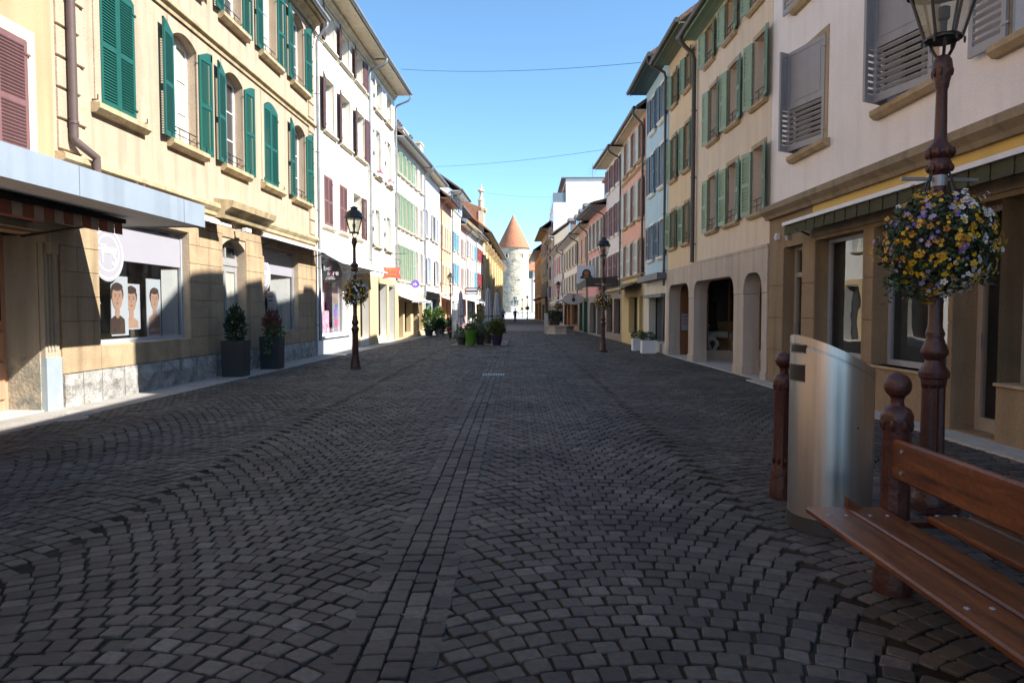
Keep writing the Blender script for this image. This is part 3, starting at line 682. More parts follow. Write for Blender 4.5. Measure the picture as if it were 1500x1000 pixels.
for n_, (x0, x1, z0, z1, cx) in enumerate(((.95, 3.95, .93, 3.12, 1.42), (7.95, 10.6, .85, 3.25, 8.28))):
    o = window(h, x0, x1, z0, z1, M_GREYF, G_SHOP, nz=1, nx=1, dep=.13, f=.05)
    shop_room(h, x0-.2, x1+.3, z0-.3, z1+.1, 2.2, M_PALEROOM)
    mb = MB(); mb.quad((x0+.05, .15, z1-.72), (x1-.05, .15, z1-.72), (x1-.05, .15, z1-.1), (x0+.05, .15, z1-.1)); mb.build('vinyl_band', M_VINYL, o)
    zc = 2.48; rr = .46
    lg = disc(cx, zc, rr, rr*1.03, .118, M_VINYL, o, 'round_logo', 48); ring(cx, zc, rr-.05, .022, .114, M_VLINE, lg, 'logo_ring'); ring(cx, zc+.02, rr-.16, .018, .114, M_VLINE, lg, 'logo_ring')
    text('logo_letters', 'T', .34, M_VLINE, h.root, (cx-.16, .112, zc-.04), ext=.003, sx=1); text('logo_letters', 'Tihany', .21, M_VLINE, h.root, (cx+.0, .112, zc+.08), ext=.003, sx=.8); text('logo_letters', 'S', .42, M_VLINE, h.root, (cx+.18, .112, zc-.08), ext=.003, sx=.7)
q = MB(); q.quad((3.32, .24, .98), (3.88, .2, .98), (3.88, .2, 2.36), (3.32, .24, 2.36)); q.build('blind', M_BLIND, h.root)
q = MB(); q.quad((9.2, .32, .9), (10.5, .2, .9), (10.5, .2, 2.5), (9.2, .32, 2.5)); q.build('blind', M_BLIND, h.root)
poster(1.86, 1.05, 2.12, .5, .20, 1.78, .17, label='tall poster of a dark haired woman beside the round logo in the shop window')
poster(2.35, 1.15, 2.0, .42, .24, 2.27, .17, 1, label='middle poster with a large pale face in the shop window')
poster(2.98, 1.0, 2.12, .5, .21, 3.0, .15, 1, label='rightmost poster of a woman with hair pulled up in the shop window')
t = thing('display_cabinet', 'white display cabinet standing in the shop window below the round logo', 'cabinet'); t.matrix_world = h.root.matrix_basis.copy()
q = MB(); q.box(1.02, 1.5, .35, .8, .66, 1.62); q.build('body', M_WHITE, t, bevel=.01); q = MB(); q.box(1.05, 1.3, .3, .34, 1.66, 1.84); q.build('card', M_BLACK, t); q = MB(); q.box(1.0, 1.52, .33, .82, 1.62, 1.65); q.build('top', M_GREYF, t)
t = thing('shop_notice', 'white paper notice hanging in the right-hand shop window of the sandstone building', 'notice'); t.matrix_world = h.root.matrix_basis.copy()
q = MB(); q.box(8.75, 9.2, .22, .23, 1.45, 2.05); q.build('sheet', M_VINYL, t); [text('notice_text', s_, .07, M_BLACK, t, (8.97, .21, 1.9-.12*i)) for i, s_ in enumerate(('HORAIRES', 'OUVERT'))]
# narrow roller canopy above second shop
M_BLINDW = mat('white_rolled_blind', (.72, .72, .74), .6, .06)
awning(h, 7.72, 12.1, 3.5, .42, .1, M_BLINDW, .03, name='awning')
awning(h, 4.3, 5.2, 3.5, .3, .08, M_BLINDW, .03, name='awning', legs=False)

# --- long pale blue canopy and the striped blind under it (both run along two houses)
M_CANOPY = mat('pale_blue_canopy_metal', (.25, .30, .365), .45, .07, 2, .05, 30, streak=.25); M_SOFW = mat('white_soffit_boards', (.62, .62, .62), .6, .08)
C = thing('shop_canopy', 'long pale blue metal canopy above the striped blind and the first shop window', 'canopy', (-7.15, 10.34, 0), L1.root.rotation_euler.z)
mb = MB(); mb.box(-14, .36, -2.12, -2.10, 2.80, 3.14); mb.box(.34, .36, -2.098, -.03, 2.80, 3.14); mb.box(-14, .338, -2.098, -.06, 3.10, 3.13); mb.build('fascia', M_CANOPY, C)
for i in range(14): mb = MB(); mb.box(-14, .335, -2.09+i*.146, -1.948+i*.146, 2.815, 2.835); mb.build('soffit_board', M_SOFW, C)
for sx in (-12, -8.2, -5, -2.6, -.28): mb = MB(); mb.box(sx-.004, sx+.004, -2.125, -2.119, 2.80, 3.14); mb.build('panel_joint', M_ZINC, C)
for sx in (-1.39, -1.23): mb = MB(); mb.lathe([(.025, 0), (.025, .04)], 10, (sx, -2.07, 3.14)); mb.build('vent_stub', M_MAROON, C)
M_STR1 = mat('rust_red_stripe_fabric', (.27, .10, .06), .9, .15); M_STR2 = mat('beige_stripe_fabric', (.42, .34, .28), .9, .1)
hh = House(); hh.root = thing('striped_awning', 'half folded rust and beige striped awning hanging under the pale blue canopy', 'awning', (-7.15, 10.34, 0), L1.root.rotation_euler.z)
awning(hh, -12.5, -.72, 2.79, 1.35, .03, M_STR1, .19, M_STR2, name='fabric', bar=M_DARK, y=-.1)

# --- white house with maroon shutters
M_WP = plaster('warm_white_plaster', (.70, .66, .58), .12)
ops = [(.95, 1.9, 4.45, 6.2), (2.75, 3.7, 4.45, 6.2), (4.62, 5.75, 4.45, 6.2)]+[(1.15, 2.2, 7.75, 9.6), (3.05, 4.25, 7.75, 9.6), (5.15, 6.35, 7.75, 9.6)]+[(1.2, 2.3, 10.75, 11.95), (3.1, 4.2, 10.75, 11.95), (5.1, 6.2, 10.75, 11.95)]+[(.5, 3.6, .62, 3.1), (4.0, 4.9, .05, 2.7), (5.3, 6.9, .35, 2.85)]
L2 = h = house('white_house', 'white house with maroon shutters and a pink beauty shop at street level', (-7.0, 22.68), (-6.8, 29.87), 'L', 12.4, M_WP, ov=.75, openings=ops, soffit=M_CREAM, eave_t=.2)
band(h, 12.08, 12.33, .2, M_CREAM, 'cornice'); band(h, 10.62, 10.72, .08, M_CREAM)
for x0, x1, z0, z1, r in ops and h.op[:9]:
    surround(h, x0, x1, z0, z1, M_CREAM, .1, .015); sill(h, x0, x1, z0, M_CREAM, .22, .12)
    if z0 < 5 and x0 < 4: pair(h, x0, x1, z0, z1, M_MAUVE, 'closed', lod=0)
    else:
        window(h, x0, x1, z0, z1, M_WHITEF, G_CURT, nz=3, lod=0, dep=.22)
        pair(h, x0, x1, z0, z1, M_MAROON, 'open', 'solid' if z0 > 7 else 'lou', off=.02, al=12, ar=-6, w=.52, right=(x0 > 5 or z0 < 7 and x0 > 4), left=not (z0 < 7))
downpipe(h, 7.0, 3.2, 12.3, M_ZINC, ov=.75, r=.055)
M_GREYSH = mat('light_grey_shopfront', (.40, .44, .50), .6, .05); M_PINK = mat('pink_display_cloth', (.80, .32, .52), .6, .35, 4, col2=(.9, .6, .75)); M_PINKD = mat('dark_pink_wall', (.45, .10, .22), .7, .2); M_SHOPW = plaster('white_shop_surround', (.84, .84, .84), .05)
mb = MB(); mb.box(0, .5, -.05, .01, .0, 3.1); mb.box(3.6, 4.0, -.05, .01, .55, 3.1); mb.box(0, 7.0, -.052, .01, 3.1, 3.6); mb.build('shopfront', M_SHOPW, h.root)
mb = MB(); mb.box(.5, 3.6, -.04, .01, 0, .58); mb.box(3.6, 3.95, -.06, .01, 0, .55); mb.build('shopfront_base', M_GREYSH, h.root); mb = MB(); mb.box(.45, 3.65, -.12, .02, .56, .62); mb.build('shop_sill', M_SHOPW, h.root)
o = window(h, .5, 3.6, .62, 3.1, M_SHOPW, G_SHOP, nz=1, nx=1, dep=.12); shop_room(h, .3, 3.8, .3, 3.2, 2.5, M_PINKD, .2)
for i, (a, b, c, d, yy, mm_) in enumerate(((.55, 1.0, .64, 2.2, .17, M_PINK), (1.1, 1.6, .64, 2.3, .24, M_PINK), (1.75, 2.3, .64, 1.5, .3, M_PINK))):
    t = thing('shop_display_stand', ['tall pink display panel at the near side of the beauty shop window', 'second pink display panel in the beauty shop window', 'low pink display panel in the middle of the beauty shop window'][i], 'display panel'); t.matrix_world = h.root.matrix_basis.copy()
    q = MB(); q.box(a, b, yy, yy+.03, c, d); q.build('panel', mm_, t); q = MB(); q.box(a-.02, b+.02, yy-.02, yy+.05, c-.02, c); q.build('foot', M_WHITE, t)
t = thing('window_banner', 'white banner with pictures of beauty treatments in the beauty shop window', 'banner'); t.matrix_world = h.root.matrix_basis.copy()
q = MB(); q.box(2.55, 3.45, .245, .26, .66, 2.75); q.build('banner_sheet', M_VINYL, t)
cols = [mat('print_teal', (.05, .22, .35), .5), mat('print_violet', (.25, .16, .5), .5), mat('print_rose', (.65, .1, .28), .5), M_SKIN]
for cx, cz, r, k in ((2.95, 2.0, .28, 3), (3.05, 1.75, .16, 0), (2.95, 1.45, .2, 1), (3.0, 1.05, .19, 2)): disc(cx, cz, r, r, .244-.001*k, cols[k], t, 'printed_picture', 18)
M_PINKTX = mat('pink_lettering', (.75, .12, .35), .5)
text('banner_text', 'be', .42, M_VLINE, t, (2.72, .235, 2.5)); text('banner_text', 'l', .42, M_PINKTX, t, (3.05, .235, 2.5)); text('banner_text', 'aure', .3, M_PINKTX, t, (3.0, .235, 2.25))
for i in range(11):
    t = thing('cosmetics_box', ('pink' if i % 2 else 'white')+' cosmetics box on the sill of the beauty shop window, '+['first', 'second', 'third', 'fourth', 'fifth', 'sixth', 'seventh', 'eighth', 'ninth', 'tenth', 'last'][i]+' from the near end', 'box', group='cosmetics boxes in the beauty shop window'); t.matrix_world = h.root.matrix_basis.copy()
    xx = .62+i*.2; q = MB(); q.box(xx, xx+.13, .2+.05*(i % 3), .3+.05*(i % 3), .66, .66+random.uniform(.12, .34)); q.build('carton', M_PINK if i % 2 else M_WHITE, t); q = MB(); q.box(xx-.004, xx+.134, .196+.05*(i % 3), .304+.05*(i % 3), .70, .73); q.build('label_strip', M_PINKTX if i % 2 == 0 else M_VINYL, t)
mb = MB(); mb.box(4.0, 4.9, .2, .26, .05, 2.7); mb.build('door', M_SHOPW, h.root)
awning(h, .35, 6.9, 3.55, .75, .42, M_SHOPW, .06)
M_YSH = plaster('yellow_shop_plaster', (.56, .42, .24), .2)
mb = MB(); mb.box(4.9, 5.3, -.045, .01, 0, 3.08); mb.box(6.9, 7.19, -.045, .01, 0, 3.08); mb.box(4.9, 7.19, -.046, .01, 2.86, 3.09); mb.build('yellow_shopfront', M_YSH, h.root)
window(h, 5.3, 6.9, .35, 2.85, M_BLACK, G_SHOP, nz=1, nx=1, dep=.3); shop_room(h, 5.2, 7.1, .1, 2.95, 2.6)
# round projecting sign
def proj_sign(h, s, z, out, label, cat, name='shop_sign'):
    t = thing(name, label, cat); m = h.root.matrix_basis @ Matrix.Translation((h.X(s), 0, z)); t.matrix_world = m; return t
t = proj_sign(L2, .55, 2.80, .5, 'round black sign reading "bel aure" hanging under the white awning of the beauty shop', 'sign')
# sign faces along the street; local x across = -y direction
M_SIGNBK = mat('black_sign_face', (.018, .018, .02), .35, .1)
def facing(t, side):   # parent rotated so that local x runs across the street and the face looks at the camera
    o = MB(); o.box(-.012, .012, -.62, 0, .44, .465); o.box(-.012, .012, -.03, 0, -.1, .6); return o
facing(t, 'L').build('bracket', M_BLACK, t)
q = MB(); n = 36; q.add([(-.02, -.33+.38*math.cos(2*math.pi*k/n), .38*math.sin(2*math.pi*k/n)+.03) for k in range(n)]+[(.02, -.33+.38*math.cos(2*math.pi*k/n), .38*math.sin(2*math.pi*k/n)+.03) for k in range(n)], [tuple(range(n)), tuple(range(2*n-1, n-1, -1))]+[(i, (i+1) % n, (i+1) % n+n, i+n) for i in range(n)]); q.build('disc', M_SIGNBK, t)
rotl = (R(90), 0, R(-90))
text('sign_text', 'be', .24, M_VLINE, t, (-.026, -.22+.0, .14), (R(90), 0, R(-90))); text('sign_text', 'l', .24, M_PINKTX, t, (-.026, -.36, .14), rotl); text('sign_text', 'a', .24, M_VLINE, t, (-.026, -.27, -.02), rotl); text('sign_text', 'u', .24, M_PINKTX, t, (-.026, -.385, -.02), rotl); text('sign_text', 're', .24, M_VLINE, t, (-.026, -.52, -.02), rotl)
text('sign_text', 'INSTITUT', .065, M_VLINE, t, (-.026, -.33, -.16), rotl); text('sign_text', 'ESTHETIQUE', .06, M_VLINE, t, (-.026, -.33, -.22), rotl)
# --- white half with white shutters and geraniums
ops = [(1.15, 2.15, 10.5, 11.85), (3.1, 4.1, 10.5, 11.8), (1.0, 1.9, 7.55, 9.65), (3.15, 4.05, 7.55, 9.65), (.8, 1.65, 4.4, 6.05), (2.95, 3.8, 4.4, 6.0), (1.2, 2.9, .3, 2.75), (3.3, 4.6, .05, 2.7)]
L2b = h = house('white_house', 'narrow white house with white shutters and pink geraniums on its sills', (-6.8, 29.87), (-6.64, 34.85), 'L', 12.4, plaster('bright_white_plaster', (.70, .68, .62), .08), ov=.75, openings=ops, soffit=M_CREAM, eave_t=.2)
M_WSH = paint('pale_white_shutter', (.70, .72, .78)); band(h, 12.1, 12.33, .16, M_CREAM, 'cornice')
for x0, x1, z0, z1, r in h.op[:6]:
    surround(h, x0, x1, z0, z1, M_CREAM, .09, .015); sill(h, x0, x1, z0, M_SAND, .2, .13); window(h, x0, x1, z0, z1, M_WHITEF, G_CURT, nz=3, lod=1, dep=.22, rail=z0 > 7)
    pair(h, x0, x1, z0, z1, M_WSH, 'open', 'lou', off=.02, al=10, ar=-4, w=.46, lod=1)
mb = MB(); mb.box(0, 1.2, -.04, .01, 0, 3.05); mb.box(2.9, 3.3, -.04, .01, 0, 3.05); mb.box(4.6, 4.98, -.04, .01, 0, 3.05); mb.box(1.2, 4.6, -.041, .01, 2.76, 3.06); mb.build('yellow_shopfront', M_YSH, h.root)
window(h, 1.2, 2.9, .3, 2.75, M_BLACK, G_SHOP, nz=1, nx=1, dep=.3); window(h, 3.3, 4.6, .05, 2.7, M_BLACK, G_WIN, nz=1, nx=2, dep=.3, lod=1); shop_room(h, 1.1, 3.0, .1, 2.9, 2.6)
M_FLOW = mat('geranium_pink', (.65, .04, .14), .6, .2); M_LEAF = mat('leaf_green', (.045, .10, .025), .55, .4, 9, col2=(.09, .16, .04))
def leafcloud(mb, c, r, n, s, mi=0, shell=.35):
    mb.mi = mi
    for _ in range(n):
        d = Vector((random.gauss(0, 1), random.gauss(0, 1), random.gauss(0, 1))).normalized(); q = random.uniform(shell, 1)**.6
        p = Vector((c[0]+d.x*r[0]*q, c[1]+d.y*r[1]*q, c[2]+d.z*r[2]*q)); a = Vector((random.gauss(0, 1), random.gauss(0, 1), random.gauss(0, .6))).normalized(); b = (a.cross(d) if a.cross(d).length > .1 else a.orthogonal()).normalized()
        e = s*random.uniform(.6, 1.4); mb.add([p-b*e*.4, p+a*e*.5-b*e*.1, p+a*e+d*e*.2, p+b*e*.4+a*e*.4], [(0, 1, 2, 3)])
def flowerbox(h, s, z, label, m=M_FLOW):
    t = thing('flower_box', label, 'flower box', group='pink geranium boxes on the white house'); t.matrix_world = h.root.matrix_basis @ Matrix.Translation((s, -.1, z))
    q = MB(); q.box(-.38, .38, -.1, .08, 0, .14); q.build('trough', M_WSH, t)
    q = MB(); leafcloud(q, (0, 0, .17), (.36, .11, .09), 90, .06); tag(q.build('leaves', M_LEAF, t), kind='stuff'); q = MB(); leafcloud(q, (0, -.03, .2), (.36, .12, .14), 130, .05); tag(q.build('blossoms', m, t), kind='stuff')
flowerbox(h, 1.45, 7.56, 'geranium box on the near second-floor sill of the narrow white house'); flowerbox(h, 3.6, 7.56, 'geranium box on the far second-floor sill of the narrow white house')
downpipe(h, 4.9, 3.1, 12.3, M_ZINC, ov=.75, r=.045)
# --- generic farther houses
def simple(name, label, a, b, side, H, wall, rows, shut, frame_s=M_CREAM, ov=.5, shops=(), style='lou', lod=1, closed=(), w=.45, roof=M_TILE_BR, soffit=M_CREAM, gutter=M_ZINC, slope=.7, pipes=(), ground=None, gz=2.9, dep=.2, pane=G_WIN, bands=(), trim=M_CREAM, sills=True, openst='open', D=9, cat='building', boards=False):
    """rows: [(z0,z1,[(s0,s1),...])]; shops: [(s0,s1,z0,z1)]"""
    ops = []; Wd = (Vector(b)-Vector(a)).length; X = (lambda s: s) if side == 'L' else (lambda s: Wd-s)
    for z0, z1, ww in rows:
        for s0, s1 in ww: ops.append((min(X(s0), X(s1)), max(X(s0), X(s1)), z0, z1))
    nw = len(ops)
    for s0, s1, z0, z1 in shops: ops.append((min(X(s0), X(s1)), max(X(s0), X(s1)), z0, z1))
    h = house(name, label, a, b, side, H, wall, ov=ov, openings=ops, roof=roof, soffit=soffit, gutter=gutter, slope=slope, zones=[(0, gz, ground, 'ground_floor_front')] if ground else None, D=D, cat=cat, soffit_boards=boards)
    k = 0
    for z0, z1, ww in rows:
        for i, _ in enumerate(ww):
            x0, x1, _, _, _ = h.op[k]; k += 1
            surround(h, x0, x1, z0, z1, trim, .09, .018)
            if sills: sill(h, x0, x1, z0, trim, .18, .12)
            sm = shut[i % len(shut)] if isinstance(shut, (list, tuple)) else shut
            if sm is None: window(h, x0, x1, z0, z1, M_WHITEF, pane, nz=3, lod=1, dep=dep); continue
            if (k-1) in closed: pair(h, x0, x1, z0, z1, sm, 'closed', style, lod=lod)
            else: window(h, x0, x1, z0, z1, M_WHITEF, pane, nz=3, lod=1, dep=dep); pair(h, x0, x1, z0, z1, sm, 'open', style, off=.015, al=8, ar=-6, w=w, lod=lod)
    for (s0, s1, z0, z1), o in zip(shops, h.op[nw:]):
        window(h, o[0], o[1], z0, z1, M_BLACK, G_SHOP, nz=1, nx=1 if o[1]-o[0] < 2 else 2, lod=1, dep=.25); shop_room(h, o[0]-.1, o[1]+.1, max(.03, z0-.2), z1+.05, 2.4)
    for s in pipes: downpipe(h, s, gz-.2, None, gutter, ov=ov, r=.045)
    for z0, z1, pr in bands: band(h, z0, z1, pr, trim)
    return h
def cells(n, s0, s1, w_):
    return [(s0+(s1-s0)*(i+.5)/n-w_/2, s0+(s1-s0)*(i+.5)/n+w_/2) for i in range(n)]
M_SAGE = paint('sage_green_shutter', (.22, .34, .24)); M_GREYS = paint('grey_shutter', (.50, .48, .48)); M_LBLUE = paint('pale_blue_shutter', (.45, .55, .72)); M_SKY = paint('sky_blue_shutter', (.10, .38, .62)); M_DGREY = paint('dark_grey_shutter', (.16, .17, .18))
L3 = simple('cream_house', 'off-white house with sage green and grey shutters and a yellow shopfront', (-6.64, 34.85), (-6.33, 42.39), 'L', 10.35, M_WP, [(8.6, 9.8, cells(4, .2, 4.4, .55)+cells(2, 4.5, 7.4, .6)), (5.85, 7.6, cells(4, .1, 4.3, .5)+cells(2, 4.5, 7.4, .6)), (3.1, 4.95, cells(4, .1, 4.3, .5)+cells(2, 4.5, 7.4, .6))],
            [M_SAGE, M_SAGE, M_SAGE, M_SAGE, M_GREYS, M_GREYS], ground=M_YSH, gz=2.5, shops=[(.6, 1.7, .05, 2.0), (2.0, 3.6, .3, 2.0), (4.3, 5.6, .05, 2.0), (6.0, 7.1, .3, 2.0)], w=.36, ov=.5, pipes=(7.4,), soffit=M_GREYS, lod=1, pane=G_CURT)
awning(L3, .5, 5.8, 2.3, .7, .25, M_BLINDW, .1)
L4 = simple('white_house', 'plain white house with pale blue first-floor shutters behind the lamp post', (-6.33, 42.39), (-6.11, 48.79), 'L', 10.3, plaster('chalk_white_plaster', (.68, .68, .68), .1), [(6.15, 7.85, [(.5, 1.3), (2.9, 3.7), (4.3, 5.1)]), (3.25, 4.9, [(1.2, 2.1), (4.2, 5.3)])], [M_LBLUE, M_GREYS, M_LBLUE], shops=[(.7, 2.6, .1, 2.3), (3.1, 5.9, .4, 2.3)], w=.6, ov=.5, ground=paint('teal_grey_front', (.25, .32, .34)), gz=2.6, pipes=(.1,), soffit=M_CREAM, style='solid', lod=2)
awning(L4, .5, 6.2, 2.75, .55, .1, M_DGREY, .06)
L5 = simple('salmon_house', 'narrow salmon coloured house with a brown soffit and cream window frames', (-6.11, 48.79), (-5.92, 54.29), 'L', 9.55, plaster('salmon_plaster', (.74, .40, .25), .15), [(6.05, 7.75, cells(4, .3, 5.2, .55)), (3.6, 4.85, cells(3, .4, 5.2, .6))], paint('cream_shutter', (.60, .55, .38)), shops=[(.7, 2.4, .1, 2.2), (3.0, 5.0, .1, 2.2)], w=.3, ov=.65, soffit=mat('brown_soffit', (.22, .10, .05), .7), gutter=M_BROWNPIPE, pipes=(.1,), lod=2)
awning(L5, .4, 5.2, 2.5, .9, .3, M_BLINDW, .15)
L6 = simple('white_house', 'tall thin white house with sky blue shutters and a dark glazed top storey', (-5.92, 54.29), (-5.71, 60.1), 'L', 11.0, plaster('white_plaster_c', (.80, .80, .78), .1), [(9.7, 10.7, cells(4, .2, 5.6, .9)), (6.4, 7.95, cells(2, .5, 5.3, .8)), (3.7, 5.4, cells(2, .5, 5.3, .8))], [M_SKY, M_LBLUE], shops=[(.5, 2.5, .1, 2.3), (3.0, 5.3, .1, 2.3)], w=.5, ov=.8, style='solid', lod=2, gutter=M_BROWNPIPE, pipes=(.1,), soffit=M_WHITE)
L7 = simple('pink_house', 'sliver of a pink house with a brown roof beside the sky blue shutters', (-5.71, 60.1), (-5.57, 63.99), 'L', 9.1, plaster('rose_plaster', (.68, .38, .33), .15), [(6.3, 7.9, cells(2, .3, 3.6, .7)), (3.6, 5.3, cells(2, .3, 3.6, .7))], M_GREYS, shops=[(.6, 3.2, .2, 2.3)], w=.35, ov=.5, lod=2, gutter=M_COPPER, pipes=(3.7,))
L8 = simple('white_house', 'white house with a set-back metal and glass attic, blue shutters below', (-5.57, 63.99), (-5.27, 72.11), 'L', 9.2, plaster('white_plaster_d', (.80, .79, .77), .1), [(6.7, 8.2, cells(4, .2, 7.8, .7)), (3.6, 5.5, cells(4, .2, 7.8, .7))], [M_GREYS, M_GREYS, M_GREYS, M_SKY], shops=[(.6, 3.4, .2, 2.3), (4.4, 7.4, .2, 2.3)], w=.5, ov=.5, lod=2, pipes=(8.0,), slope=.4)
def attic(h, s0, s1, z0, z1, y0, depth, m, n, label=None, roofm=None, ovh=.3, gl=G_WIN):
    x0, x1 = min(h.X(s0), h.X(s1)), max(h.X(s0), h.X(s1)); mb = MB(); mb.box(x0, x1, y0, y0+depth, z0, z1); a = mb.build('attic', m, h.root)
    mb = MB(); mb.prismx([(y0-ovh, z1-.02), (y0-ovh, z1+.12), (y0+depth*.5, z1+.5), (y0+depth+.2, z1+.12), (y0+depth+.2, z1-.02)], x0-.15, x1+.15); mb.build('attic_roof', roofm or M_SLATE, h.root)
    p = (x1-x0)/n
    for i in range(n): mb = MB(); mb.box(x0+(i+.15)*p, x0+(i+.85)*p, y0-.02, y0+.02, z0+.3, z1-.2); mb.build('attic_window', gl, a)
attic(L8, .3, 7.8, 9.5, 11.2, .9, 4, M_CANOPY, 6, roofm=M_SLATE, ovh=.7)
L9 = simple('cream_house', 'narrow cream house with dark red shutters next to the town church', (-5.27, 72.11), (-4.99, 79.12), 'L', 9.5, M_WP, [(6.8, 8.3, cells(3, .3, 6.7, .8)), (3.8, 5.6, cells(3, .3, 6.7, .8))], paint('dark_red_shutter', (.30, .04, .06)), shops=[(.8, 3, .2, 2.3), (3.8, 6.4, .2, 2.3)], w=.45, ov=.6, lod=2, pipes=(.1,))
# --- yellow church with giant pilasters, big brown roof, curved gable
M_CH = stone('church_yellow_stone', (.66, .50, .27), .1, .3)
h = L10 = house('town_church', 'long yellow stone church with pilasters, deep eaves and a huge brown tiled roof', (-4.99, 79.12), (-4.3, 122.9), 'L', 10.5, M_CH, ov=.95, slope=.8, roof=M_TILE_OR, openings=[(c-.9, c+.9, 2.2, 8.0, .9) for c in (6, 13, 20, 27, 34, 40)], soffit=M_COPPER, D=16, wallname='wall', eave_t=.2)
for c in (6, 13, 20, 27, 34, 40): window(h, c-.9, c+.9, 2.2, 8.0, M_CREAM, G_WIN, nz=5, nx=2, lod=1, rise=.9)
for i in range(8):
    c = 2.5+i*5.8; mb = MB(); mb.box(c-.45, c+.45, -.22, .02, .0, 8.6); mb.box(c-.55, c+.55, -.3, .02, 0, .6); mb.build('pilaster', M_CH, h.root)
    mb = MB(); mb.prismx([(-.85, 9.3), (-.85, 8.95), (-.4, 8.5), (0, 8.5), (0, 9.3)], c-.28, c+.28); mb.build('bracket', M_YTRIM, h.root)
band(h, 9.32, 9.75, .35, M_CH, 'cornice'); rough(h, 0, 43.7, .4, M_PLINTH) if 0 else None
mb = MB(); P = [(0.0, 8.0)]+[(0.0, 13.4)]+[(.6+6.2*math.sin(t), 13.4+3.6*(1-math.cos(t))*0+3.4*math.sin(t)*.95) for t in (.25, .5, .75, 1.0, 1.25, 1.5)]+[(13.0, 16.8), (15.4, 13.4), (15.4, 8.0)]
mb.prismx(P, .6, 2.2); g_ = mb.build('curved_gable', mat('brown_brick_gable', (.34, .16, .09), .9, .25, 3, .5, 20, fine=.2), h.root)
mb = MB(); mb.box(.5, 2.3, -.35, .2, 13.1, 13.4); mb.build('gable_cornice', M_CH, h.root); mb = MB(); mb.box(.52, 2.28, -.12, .5, 8.0, 13.1); mb.build('gable_pier', M_CREAM, h.root)
def finial(x, y, z, s): mb = MB(); mb.lathe([(.45*s, 0), (.45*s, 1.2*s), (.55*s, 1.25*s), (.3*s, 1.5*s), (.22*s, 2.0*s), (.3*s, 2.4*s), (.5*s, 2.55*s), (.5*s, 2.75*s), (.18*s, 3.0*s), (.05*s, 3.7*s)], 10, (x, y, z)); return mb.build('finial', M_CREAM, h.root, True)
finial(1.2, .25, 13.4, .78); finial(34, 2.5, 12.1, 1.05)
# chimneys of the left row
def chimney(h, x, y, z0, z1, w_, d_, m, pots=3, label=None):
    mb = MB(); mb.box(x-w_/2, x+w_/2, y-d_/2, y+d_/2, z0, z1); mb.box(x-w_/2-.06, x+w_/2+.06, y-d_/2-.06, y+d_/2+.06, z1, z1+.12); c = mb.build('chimney', m, h.root)
    for i in range(pots): mb = MB(); mb.lathe([(.13, 0), (.10, .45), (.16, .47), (.14, .55)], 8, (x-w_/2+w_*(i+.5)/pots, y, z1+.12)); mb.build('chimney_pot', M_COPPER, c)
M_CHIM = plaster('grey_chimney_render', (.42, .40, .38), .5); M_CHIM2 = plaster('cream_chimney_render', (.66, .58, .45), .4)
chimney(L3, 6.6, 2.2, 10.5, 13.0, 1.5, 1.0, M_CHIM, 3); chimney(L4, 3.2, 2.2, 10.5, 13.3, 1.6, .9, M_CHIM, 3); chimney(L4, 6.0, 2.0, 10.3, 13.1, 1.1, 1.6, M_CHIM2, 2); chimney(L3, 2.0, 3.2, 11, 13.3, .9, .9, M_CHIM, 2)
# ------------------------------------------------------------------ RIGHT ROW (positions s run away from the camera)
M_LILAC = plaster('lilac_grey_plaster', (.85, .81, .79), .10); M_SHG = paint('blue_grey_shutter_paint', (.32, .32, .335), .45); M_TAN = stone('tan_sandstone', (.30, .215, .13), .14, .35); M_TAN2 = stone('tan_sandstone_band', (.30, .24, .165), .18, .5); M_TANL = stone('light_tan_surround', (.44, .34, .22), .12, .35)
R0a, R0b = (5.675, -8), (5.08, 14.4); W0 = (Vector(R0b)-Vector(R0a)).length
S0 = lambda s: W0-(s+16.0)
op = []
for a, b, z0, z1 in ((4.0, 5.1, 4.42, 6.25), (1.0, 2.1, 4.42, 6.25), (-1.45, -.36, 4.42, 6.25), (-4.4, -3.3, 4.42, 6.25), (4.0, 5.1, 7.2, 9), (1.0, 2.1, 7.2, 9), (-1.45, -.36, 7.2, 9), (4.78, 5.62, .09, 2.74), (2.62, 4.24, .72, 2.74), (.56, 2.31, .70, 2.74), (-.3, .46, .05, 2.74), (-3.2, -.3, .69, 2.74), (-8, -4.5, .69, 2.74)):
    op.append((S0(b), S0(a), z0, z1))
R0 = h = house('plastered_house', 'lilac-grey plastered house with blue-grey shutters above a tan sandstone shopfront, nearest on the right', R0a, R0b, 'R', 9.85, M_LILAC, ov=.72, openings=op, zones=[(0, 3.42, M_TAN, 'sandstone_shopfront')], soffit=M_CREAM, gutter=M_COPPER, slope=.7)
for i, (x0, x1, z0, z1, r) in enumerate(h.op[:7]):
    surround(h, x0, x1, z0, z1, M_TANL, .1, .018); sill(h, x0, x1, z0, M_TANL, .2, .14, .13); window(h, x0, x1, z0, z1, M_SHG, G_WIN, nz=3, lod=0)
    if i in (0, 1): pair(h, x0, x1, z0, z1, M_SHG, 'closed', 'panel', lod=0) if 0 else (shutter(h, x1-.004, z0+.02, .98, z1-z0-.04, 1, 'closed', 'panel', M_SHG, 0, 0, 15), shutter(h, x0+.004, z0+.02, .5, z1-z0-.04, -1, 'closed', 'panel', M_SHG, 0, 0, -62))
    else: pair(h, x0, x1, z0, z1, M_SHG, 'open', 'panel', off=.02, al=5, ar=-5, lod=0 if i < 4 else 1)
